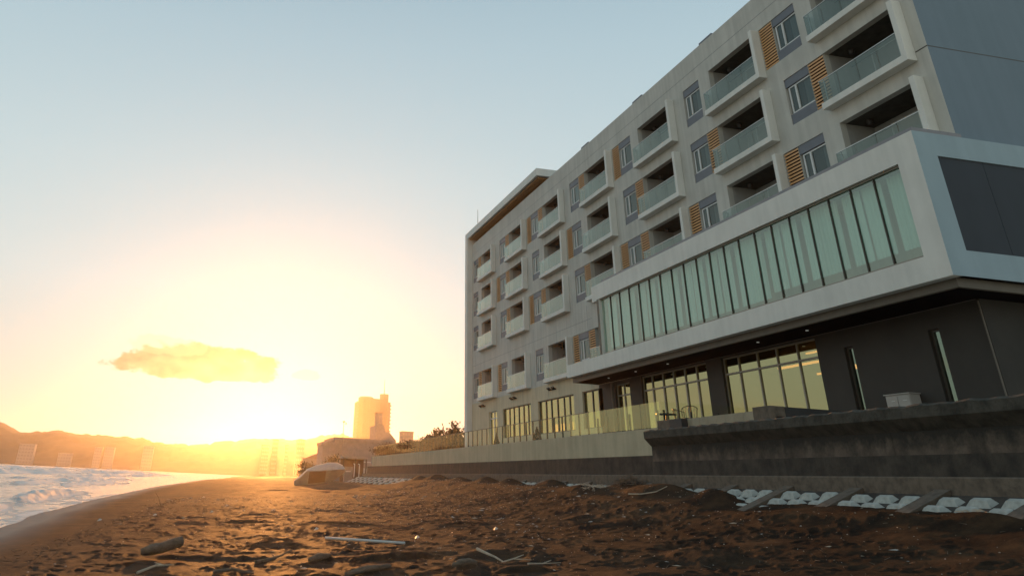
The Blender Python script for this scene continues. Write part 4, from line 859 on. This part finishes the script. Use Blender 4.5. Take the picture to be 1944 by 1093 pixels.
for i, (x, y, w, h) in enumerate([(112, 12.0, 3.6, 2.2), (118, 15.9, 3.4, 3.7), (112, 17.2, 2.6, 2.6)]):
    bush('scrub_bush', ['broad bush directly behind the boat', 'tall bush rising behind the boat', 'bush between the boat and the shed', 'wide hazy bush far along the beach', 'tall hazy bush below the low far blocks'][i], 'bush', x, y, sz(x, min(y, 15)) - 0.1, w, h, 80 + i, None, n=600 if i < 3 else 2600, size=0.22 if i < 3 else 0.6)

# brush clump and driftwood against the wall
def sticks(n, cx, cy, r, L, h, seed, rad=0.008):
    q = random.Random(seed); mb = MB()
    for i in range(n):
        a = q.uniform(0, 6.28); rr_ = r * q.random() ** 0.6; x = cx + rr_ * math.cos(a) * 1.7; y = cy + rr_ * math.sin(a) * 0.7; z = sz(x, min(y, 15.3)) + q.uniform(0, h) * (1 - rr_ / r * 0.8)
        b = q.uniform(0, 6.28); l = L * q.uniform(0.5, 1.2); dz = q.uniform(-0.3, 0.3) * l
        mb.tube([(x, y, z), (x + l * 0.5 * math.cos(b), y + l * 0.3 * math.sin(b), z + dz * 0.6 + 0.02), (x + l * math.cos(b), y + l * 0.5 * math.sin(b), z + dz)], [rad, rad * 0.8, rad * 0.4], 4)
    return mb
o = sticks(260, 29.4, 14.95, 0.55, 0.45, 0.28, 3, 0.009).build('brush_heap', 'driftwood'); tag(o, 'heap of dark tangled twigs against the sea wall foot', 'brush heap')
o = sticks(60, 30.8, 14.2, 0.5, 0.5, 0.06, 5, 0.012).build('reed_litter', 'bleached'); tag(o, 'patch of dry sunlit reeds beside the twig heap', 'reeds')
o = sticks(16, 13.9, 14.15, 0.16, 0.3, 0.10, 8, 0.018).build('driftwood_tangle', 'bleached'); tag(o, 'small orange lit driftwood tangle on the blocks at right', 'driftwood')

# ------------------------------------------------------------------ things lying on the sand
def lump(name, pts, rads, m, label, cat, seed, sides=12, rough=0.12):
    q = random.Random(seed); P = [Vector(p) for p in pts]; mb = MB(); n = len(P); rings = []
    for i, p in enumerate(P):
        d = (P[min(i + 1, n - 1)] - P[max(i - 1, 0)]).normalized(); u_ = d.cross(Vector((0, 0, 1))).normalized(); w_ = u_.cross(d)
        rings.append([p + (u_ * math.cos(t) + w_ * math.sin(t)) * rads[i] * (1 + q.uniform(-rough, rough)) for t in [2 * math.pi * k / sides for k in range(sides)]])
    v = [tuple(a) for r_ in rings for a in r_]; f = []
    for i in range(n - 1):
        for k in range(sides): a = i * sides + k; b = i * sides + (k + 1) % sides; f.append((a, b, b + sides, a + sides))
    f += [tuple(reversed(range(sides))), tuple(range(len(v) - sides, len(v)))]
    mb.poly(v, f); o = mb.build(name, m, smooth=True); return tag(o, label, cat)
def on_sand(x, y, h): return (x, y, sz(x, y) + h)
def seg(a, b, n): return [(a[0] + (b[0] - a[0]) * i / (n - 1), a[1] + (b[1] - a[1]) * i / (n - 1)) for i in range(n)]
lump('driftwood_log', [on_sand(17.92, -1.16, 0.10), on_sand(18.0, -1.0, 0.14), on_sand(18.15, -0.82, 0.14), on_sand(18.3, -0.62, 0.17), on_sand(18.4, -0.46, 0.20), on_sand(18.42, -0.42, 0.20)], [0.06, 0.095, 0.10, 0.10, 0.10, 0.04], 'driftwood', 'short thick weathered log casting a long shadow at bottom left', 'log', 1)
o = MB().tube([on_sand(20.14, 2.66, 0.14), on_sand(18.92, 4.24, 0.08)], 0.026, 10).build('pole', 'plank', smooth=True); tag(o, 'long straight white pole lying across a hollow in the sand', 'pole')
lump('driftwood_chunk', [on_sand(15.0, 4.22, 0.03), on_sand(15.05, 4.35, 0.05), on_sand(15.15, 4.55, 0.06), on_sand(15.26, 4.72, 0.05)], [0.04, 0.055, 0.06, 0.035], 'driftwood', 'dark stubby wood chunk in the sand at bottom centre', 'driftwood', 2)
lump('bark_slab', [on_sand(16.75, 1.95, 0.02), on_sand(16.95, 2.15, 0.05), on_sand(17.2, 2.4, 0.03)], [0.04, 0.07, 0.03], 'driftwood', 'dark flat bark slab half buried left of the white pole', 'driftwood', 3)
lump('sunken_board', [on_sand(14.3, 2.25, 0.01), on_sand(14.45, 2.6, 0.05), on_sand(14.7, 3.05, 0.06)], [0.04, 0.05, 0.04], 'driftwood', 'dark buried board edge at the very bottom of the beach', 'driftwood', 4)
def stick(name, pts, r, m, label, branches=()):
    mb = MB().tube([on_sand(*p) for p in pts], [r * (1 - 0.6 * i / (len(pts) - 1)) for i in range(len(pts))], 6)
    for b_ in branches: mb.tube([on_sand(*p) for p in b_], [r * 0.6, r * 0.25], 5)
    o = mb.build(name, m); tag(o, label, 'stick'); return o
stick('bent_stick', [(17.4, 5.40, 0.10), (17.1, 5.52, 0.09), (16.9, 5.62, 0.05), (16.3, 5.62, 0.01)], 0.032, 'bleached', 'bent pale stick with a bright lit end, bottom centre')
stick('thin_twig', [(16.0, 5.45, 0.02), (16.1, 5.7, 0.06), (16.2, 5.95, 0.09)], 0.016, 'bleached', 'thin pale twig right of the bent stick', [[(16.1, 5.7, 0.06), (15.8, 5.95, 0.05)]])
stick('forked_twig', [(14.5, 5.4, 0.02), (15.1, 5.9, 0.06), (15.7, 6.3, 0.05)], 0.014, 'bleached', 'long forked twig lying right of the dark wood chunk', [[(15.1, 5.9, 0.06), (15.0, 6.2, 0.07)]])
stick('curved_branch', [(16.5, 0.95, 0.02), (16.9, 1.2, 0.05), (17.4, 1.45, 0.05), (17.9, 1.72, 0.09)], 0.03, 'driftwood', 'dark curved branch with a bright tip between log and pole', [[(17.2, 1.35, 0.05), (17.6, 1.3, 0.09)]])
stick('broken_branch', [(15.0, 0.2, 0.02), (15.0, 0.5, 0.06), (14.9, 0.85, 0.03)], 0.035, 'driftwood', 'broken dark branch at the bottom edge right of the log')
stick('root_tangle', [(15.3, -1.0, 0.02), (15.7, -0.75, 0.06), (16.1, -0.5, 0.04)], 0.022, 'bleached', 'pale forked root in the shadow of the log', [[(15.7, -0.75, 0.06), (15.6, -0.45, 0.08)], [(15.9, -0.62, 0.05), (16.2, -0.8, 0.06)]])
stick('reed_curve', [(27.0, 13.7, 0.03), (26.2, 13.75, 0.05), (25.6, 13.95, 0.06), (25.3, 14.2, 0.08)], 0.022, 'bleached', 'pale curved reed near the wall foot, below the mounds')
stick('upright_reed', [(42.0, -2.2, 0.0), (42.3, -2.4, 0.35), (42.4, -2.6, 0.6)], 0.012, 'driftwood', 'thin upright twig on the smooth sand near the surf')
o = MB().tube([on_sand(14.3, 15.15, 0.06), on_sand(13.9, 15.3, 0.09), on_sand(13.2, 15.35, 0.08)], 0.035, 8).build('white_tube', 'plank'); tag(o, 'pale tube lying at the wall foot at the right edge', 'tube')
# pale shell and plastic bits: each of the larger ones a thing, the fine grit as one mass
spots = [(386, -0.44, 52.54), (0, 0.76, 41.68), (0, -3.39, 29.73), (0, -1.9, 33.0), (0, 0.1, 36.0), (0, 2.9, 24.0), (0, 5.1, 21.4), (0, 7.6, 22.8)]
SL = ['by the surf, farthest of the white scraps', 'on smooth sand above the surf', 'at the edge of the wet sand', 'beside the line of weed', 'above the weed line', 'behind the white pole', 'in the middle of the beach', 'towards the sea wall']
for i, (_, y, x) in enumerate(spots):
    b = MB(); q = random.Random(i); z = sz(x, y) + 0.02; s = 0.05 * (1 + x / 60)
    b.poly([(x - s, y - s, z), (x + s, y - s * 0.5, z + 0.02), (x + s * 0.7, y + s, z + 0.05), (x - s * 0.6, y + s * 0.8, z + 0.03), (x, y, z + 0.08)], [(0, 1, 4), (1, 2, 4), (2, 3, 4), (3, 0, 4), (3, 2, 1, 0)])
    tag(b.build('plastic_scrap', 'shell'), 'white scrap ' + SL[i], 'litter', 'white scraps on the sand')
nb = 3600; r = np.random.default_rng(5); xs_ = 8 + 46 * r.random(nb) ** 0.8; ys_ = -3.5 + 18.0 * r.random(nb) ** 0.62; zs_ = sand_z(xs_, ys_)
mb = MB()
for x, y, z in zip(xs_, ys_, zs_):
    s = float(r.exponential(0.0045) + 0.0035) * (0.55 + x / 34); s = min(s, 0.03); a = float(r.normal(1.2, 0.8)); el = float(r.choice([1, 1, 2.5, 5]))
    c_, q = math.cos(a) * s * el, math.sin(a) * s * el; d_, e_ = math.cos(a) * s, math.sin(a) * s; h = s * float(r.uniform(0.5, 1.3))
    mb.cur = int(r.random() < 0.55)
    mb.poly([(x - c_, y - q, z), (x + e_, y - d_, z), (x + c_, y + q, z), (x - e_, y + d_, z), (x, y, z + h)], [(0, 1, 4), (1, 2, 4), (2, 3, 4), (3, 0, 4)])
o = mb.build('shell_grit', ['shell', 'bleached'], fix=False); o['kind'] = 'stuff'; o['label'] = 'bits of pale shell scattered over the sand'
mb = MB()
for i in range(900):       # dark weed and twig scraps, thicker along the old tide line
    if i < 350: x = float(r.uniform(17, 52)); y = -3.3 + 0.045 * (x - 17) + float(r.normal()) * 0.25
    else: x = float(8 + 40 * r.random()); y = float(r.uniform(-2, 13.8))
    z = sz(x, y) + 0.008; a = float(r.uniform(0, 6.28)); l = float(r.uniform(0.03, 0.16)); mb.tube([(x, y, z), (x + l * math.cos(a), y + l * math.sin(a), z + float(r.uniform(0.0, 0.05)))], [0.006, 0.003], 3)
o = mb.build('twig_litter', 'driftwood', fix=False); o['kind'] = 'stuff'; o['label'] = 'twigs and weed strewn along the tide line'

# ------------------------------------------------------------------ upturned boat
bt = thing('beached_boat', 'pale covered boat with a dark side panel beached on the far sand', 'boat', (89, 10.5, -0.8))
st = [(8.1, .35, -.80, -.45, -.35), (8.6, .90, -.80, -.10, .05), (9.2, 1.1, -.75, .52, .62), (10.3, 1.25, -.62, .60, 1.10), (11.5, 1.25, -.42, .70, 1.38), (12.4, 1.0, .0, .80, 1.42), (13.0, .6, .4, .85, 1.2), (13.3, .2, .62, .8, .9)]
v = []; f = []
for y, w, zk, zg, zt in st: v += [(89 - w * .45, y, zk), (89 - w, y, zg), (89 - w * .4, y, zg + (zt - zg) * .75), (89 + w * .1, y, zt), (89 + w, y, zg), (89 + w * .45, y, zk)]
for i in range(len(st) - 1):
    for k in range(6): a = i * 6 + k; b = i * 6 + (k + 1) % 6; f.append((a, b, b + 6, a + 6))
f += [(5, 4, 3, 2, 1, 0), tuple(range(len(v) - 6, len(v)))]
mb = MB(); mb.poly(v, f); part(mb.build('hull', 'boat'), bt)
def hs(y, t, o=0.03):
    q = [np.interp(y, [r_[0] for r_ in st], [r_[k] for r_ in st]) for k in (1, 2, 3)]
    w, zk, zg = q; return (89 - w * (.45 + .55 * t) - o, y, zk + (zg - zk) * t)
ys2 = [9.45, 10.0, 10.6, 11.15]; fr = [hs(y, 0.1) for y in ys2] + [hs(y, 0.95) for y in ys2]; bk = [hs(y, 0.1, 0.005) for y in ys2] + [hs(y, 0.95, 0.005) for y in ys2]
mb = MB(); mb.poly(fr + bk, [(i, i + 1, i + 5, i + 4) for i in range(3)] + [(i + 8, i + 12, i + 13, i + 9) for i in range(3)] + [(4, 5, 13, 12), (5, 6, 14, 13), (6, 7, 15, 14), (0, 4, 12, 8), (3, 11, 15, 7)])
part(mb.build('side_panel', 'boat_dark'), bt)
part(MB().tube([(89 + w * .1, y, zt + 0.02) for y, w, zk, zg, zt in st[2:-1]], 0.035, 6).build('ridge_rope', 'plank'), bt)
part(MB().tube([(89 - w - 0.01, y, zg) for y, w, zk, zg, zt in st], 0.04, 6).build('gunwale', 'boat'), bt)

# ------------------------------------------------------------------ buildings beyond
def block(name, label, cat, x, y0, y1, z0, z1, depth, m, floors=0, bays=0, win='far_glass', group=None, parapet=True):
    t = thing(name, label, cat, (x, (y0 + y1) / 2, z0), group)
    part(MB().box(x, x + depth, y0, y1, z0, z1).build('wall', m), t)
    if parapet: part(MB().box(x - 0.2, x + depth + 0.2, y0 - 0.2, y1 + 0.2, z1, z1 + 0.5).build('roof', m), t)
    if floors:
        fh = (z1 - z0) / floors; bw = (y1 - y0) / bays; src = None
        for i in range(floors):
            for j in range(bays):
                if src is None: src = MB().box(x - 0.06, x - 0.001, y0 + bw * 0.2, y0 + bw * 0.8, z0 + fh * 0.35, z0 + fh * 0.8).build('window', win); part(src, t)
                else: inst(src, 'window', 0, j * bw, i * fh, t)
    return t
# tall apartment tower
tw_ = thing('apartment_tower', 'tall apartment tower with stacked balconies and a round rooftop drum', 'tower block', (750, 133, 0))
part(MB().prism([(750, 120.4), (747, 124), (747, 146), (750, 149.8), (775, 149.8), (775, 120.4)], 'z', -1, 63.8).build('wall', 'tower'), tw_)
fl = None
for i in range(20):
    z = 2.6 + i * 3.05
    if fl is None: fl = MB().prism([(749.6, 119.4), (746, 123.6), (746, 146.6), (749.6, 150.8), (752, 150.8), (752, 119.4)], 'z', z, z + 1.0).build('balcony_band', 'tower'); part(fl, tw_)
    else: inst(fl, 'balcony_band', 0, 0, i * 3.05, tw_)
for y in (124, 129.5, 135, 140.5, 146): part(MB().box(745.7, 747.5, y - 0.3, y + 0.3, 0, 63.5).build('party_wall', 'tower_line'), tw_)
part(MB().tube([(757, 128, 63.8), (757, 128, 67.0), (757, 128, 67.9)], [7.2, 7.2, 5.5], 20).build('curved_penthouse', 'tower'), tw_)
part(MB().box(752, 770, 126, 148, 63.8, 66.4).build('roof_storey', 'tower'), tw_)
part(MB().tube([(756, 144.7, 63.8), (756, 144.7, 71.0)], 4.0, 20).build('roof_drum', 'tower'), tw_); part(MB().tube([(756, 144.5, 71), (756, 144.5, 84)], [0.35, 0.12], 6).build('mast', 'metal_dark'), tw_)
# stepped wedge building in front of it
wd = thing('stepped_building', 'pale stepped building with a narrow lift tower in front of the tall block', 'building', (300, 59, 0))
part(MB().prism([(54.9, -1), (54.9, 17.6), (57.6, 17.9), (58.4, 15.6), (60.1, 15.5), (62.6, 13.0), (62.6, -1)], 'x', 300, 312).build('wall', 'grey_block'), wd)
part(MB().box(301, 305, 55.4, 57.3, 17, 21.7).build('lift_tower', 'grey_block'), wd); part(MB().box(300.8, 305.2, 55.2, 57.5, 21.7, 22.1).build('roof', 'tower_line'), wd); part(MB().box(299.9, 299.99, 55.8, 57.0, 18.2, 21.0).build('window', 'far_glass'), wd)
for y in (56.5, 58.5, 60.5):
    for z in (6, 9, 12): part(MB().box(299.9, 299.99, y, y + 0.9, z, z + 1.2).build('window', 'far_glass'), wd)
block('office_block', 'small grey chamfered block standing right of the tall tower', 'building', 600, 129.6, 138.0, -1, 32.0, 10, 'grey_block', 10, 4)
block('warehouse', 'long grey windowless shed roofed block below the tower', 'warehouse', 150, 20.2, 30.5, -1, 6.0, 14, 'grey_block', 0, 0)
block('low_annex', 'lower annex left of the grey block', 'building', 149, 18.0, 20.19, -1, 5.1, 8, 'shed')
sh = thing('beach_hut', 'small open fronted beach hut with a flat roof beside the wall end', 'hut', (100, 15.8, 0))
part(MB().box(100, 103, 14.6, 17.6, 2.15, 2.35).build('roof', 'shed'), sh)
for y in (14.7, 16.1, 17.4): part(MB().box(100.1, 100.25, y - 0.07, y + 0.07, -0.6, 2.15).build('post', 'driftwood'), sh)
part(MB().box(102.5, 102.7, 14.7, 17.5, -0.6, 2.15).build('back_wall', 'boat_dark'), sh); part(MB().box(101, 102.2, 15.0, 16.0, -0.6, 1.3).build('counter', 'shed'), sh)
rl = thing('stair_handrail', 'pair of white stair rails beside the wall end', 'handrail', (95, 15.5, 0))
for y in (15.2, 15.75): part(MB().tube([(95, y, 0.2), (95.6, y + 0.1, 1.5), (96.6, y + 0.15, 1.55)], 0.05, 8).build('rail', 'plank'), rl)
o = MB().tube([(97, 13.3, 0.25), (97, 13.9, 0.5), (97, 14.5, 0.75), (97, 15.1, 0.78)], 0.06, 6).build('white_hose', 'plank'); tag(o, 'white curved pipe on the sand in front of the hut', 'pipe')
# parked van and car by the hut
def vehicle(name, label, cat, x, y, z, h, L, W, m):
    t = thing(name, label, cat, (x, y, z)); hw = L / 2
    part(MB().prism([(y - hw, z + 0.35), (y - hw, z + 0.95), (y - hw + 0.5, z + 1.05), (y - hw + 1.1, z + h), (y + hw - 0.15, z + h), (y + hw, z + 1.0), (y + hw, z + 0.35)], 'x', x, x + W).build('body', m, bevel=0.06), t)
    part(MB().box(x - 0.01, x - 0.001, y - hw + 1.2, y + hw - 0.4, z + 1.1, z + h - 0.15).build('side_window', 'far_glass'), t)
    for k in (-1, 1): part(MB().tube([(x - 0.03, y + k * hw * 0.62, z + 0.33), (x + 0.22, y + k * hw * 0.62, z + 0.33)], 0.33, 14).build('wheel', 'rubber'), t)
    return t
vehicle('parked_van', 'grey van parked behind the beach hut', 'van', 112, 19.6, 0.25, 1.9, 4.4, 1.8, 'car_paint'); vehicle('parked_car', 'low dark car parked left of the van', 'car', 120, 15.6, 0.2, 1.4, 4.2, 1.7, 'tower_line')
lp = thing('street_lamp', 'tall thin street lamp above the low grey block', 'street lamp', (150, 21.5, 0)); part(MB().tube([(149, 21.5, -1), (149, 21.4, 8.8)], [0.09, 0.05], 8).build('pole', 'grey_block'), lp); part(MB().tube([(149, 21.25, 8.9), (149, 21.6, 9.1)], [0.22, 0.10], 8).build('lamp_head', 'pale_far'), lp)
part(MB().tube([(149, 21.75, 8.6), (149, 21.9, 8.9)], [0.14, 0.06], 8).build('lamp_head', 'pale_far'), lp)
# hazy town blocks near the sun and hotels across the bay
for i, (y0, y1, z1) in enumerate([(50, 58.4, 30.5), (61.9, 68.1, 37), (77.1, 80.4, 31.6), (90, 99.5, 38.2)]):
    block('town_block', ['low wide hazy block left of the sun glow', 'hazy tower block below the sun', 'thin hazy block between two wider ones', 'hazy block right of the sun glow'][i], 'building', 940, y0 * 0.94, y1 * 0.94, 0, z1 * 0.94, 12, 'tower', 8, 4)
for i, (y0, y1, z0, z1, fl_, by) in enumerate([(-213, -197, 1, 18, 6, 5), (-171, -157, 1, 11, 4, 5), (-134, -126, 1, 18.6, 7, 3), (-123, -113, 1, 19, 7, 4), (-82, -71, 1, 22, 7, 4)]):
    block('seaside_hotel', ['white waterfront block farthest left across the bay', 'low pale waterfront block second from the left across the bay', 'narrow left half of the paired pale blocks across the bay', 'wider right half of the paired pale blocks across the bay', 'faint tall block nearest the sun across the bay'][i], 'building', 978, y0 * 0.978, y1 * 0.978, z0 - 2, z1, 10, 'pale_far', fl_, by)
q = random.Random(4)
HH = ['', ''] + ['nearest to the grey shed'] + [o_ + ' in line from the grey shed towards the sun' for o_ in ('second', 'third', 'fourth', 'fifth', 'sixth', 'seventh', 'eighth', 'ninth', 'tenth', 'eleventh')] + ['farthest from the grey shed']
for i in range(2, 14):
    x = 170 + i * 22; y = 16 + i * 3.2 + q.uniform(-2, 4); w = q.uniform(6, 11); h = q.uniform(3.2, 5.5); t = thing('town_house', '', 'house', (x, y, 0), 'low houses in the haze along the beach')
    t['label'] = 'low hazy house beside the beach, ' + HH[i]
    part(MB().box(x, x + 8, y, y + w, -1, h).build('wall', ['pale_far', 'shed', 'grey_block'][i % 3]), t); part(MB().prism([(y - 0.4, h), (y + w / 2, h + 1.4), (y + w + 0.4, h)], 'x', x - 0.4, x + 8.4).build('roof', 'tower_line'), t)
    for k in range(3): part(MB().box(x - 0.05, x - 0.001, y + w * (0.12 + 0.3 * k), y + w * (0.28 + 0.3 * k), 1.0, 2.3).build('window', 'far_glass'), t)

# ------------------------------------------------------------------ haze
hb = MB().box(-120, 2250, -1000, 1000, -9, 90).build('haze', 'room'); hb['kind'] = 'stuff'
hm = bpy.data.materials.new('haze'); hm.use_nodes = True; nt = hm.node_tree; nt.nodes.clear(); oo = nt.nodes.new('ShaderNodeOutputMaterial'); pv = nt.nodes.new('ShaderNodeVolumePrincipled')
pv.inputs['Color'].default_value = (*HAZE_COL, 1); pv.inputs['Density'].default_value = HAZE_DENSITY; pv.inputs['Anisotropy'].default_value = HAZE_G
nt.links.new(pv.outputs[0], oo.inputs['Volume']); hb.data.materials.clear(); hb.data.materials.append(hm)
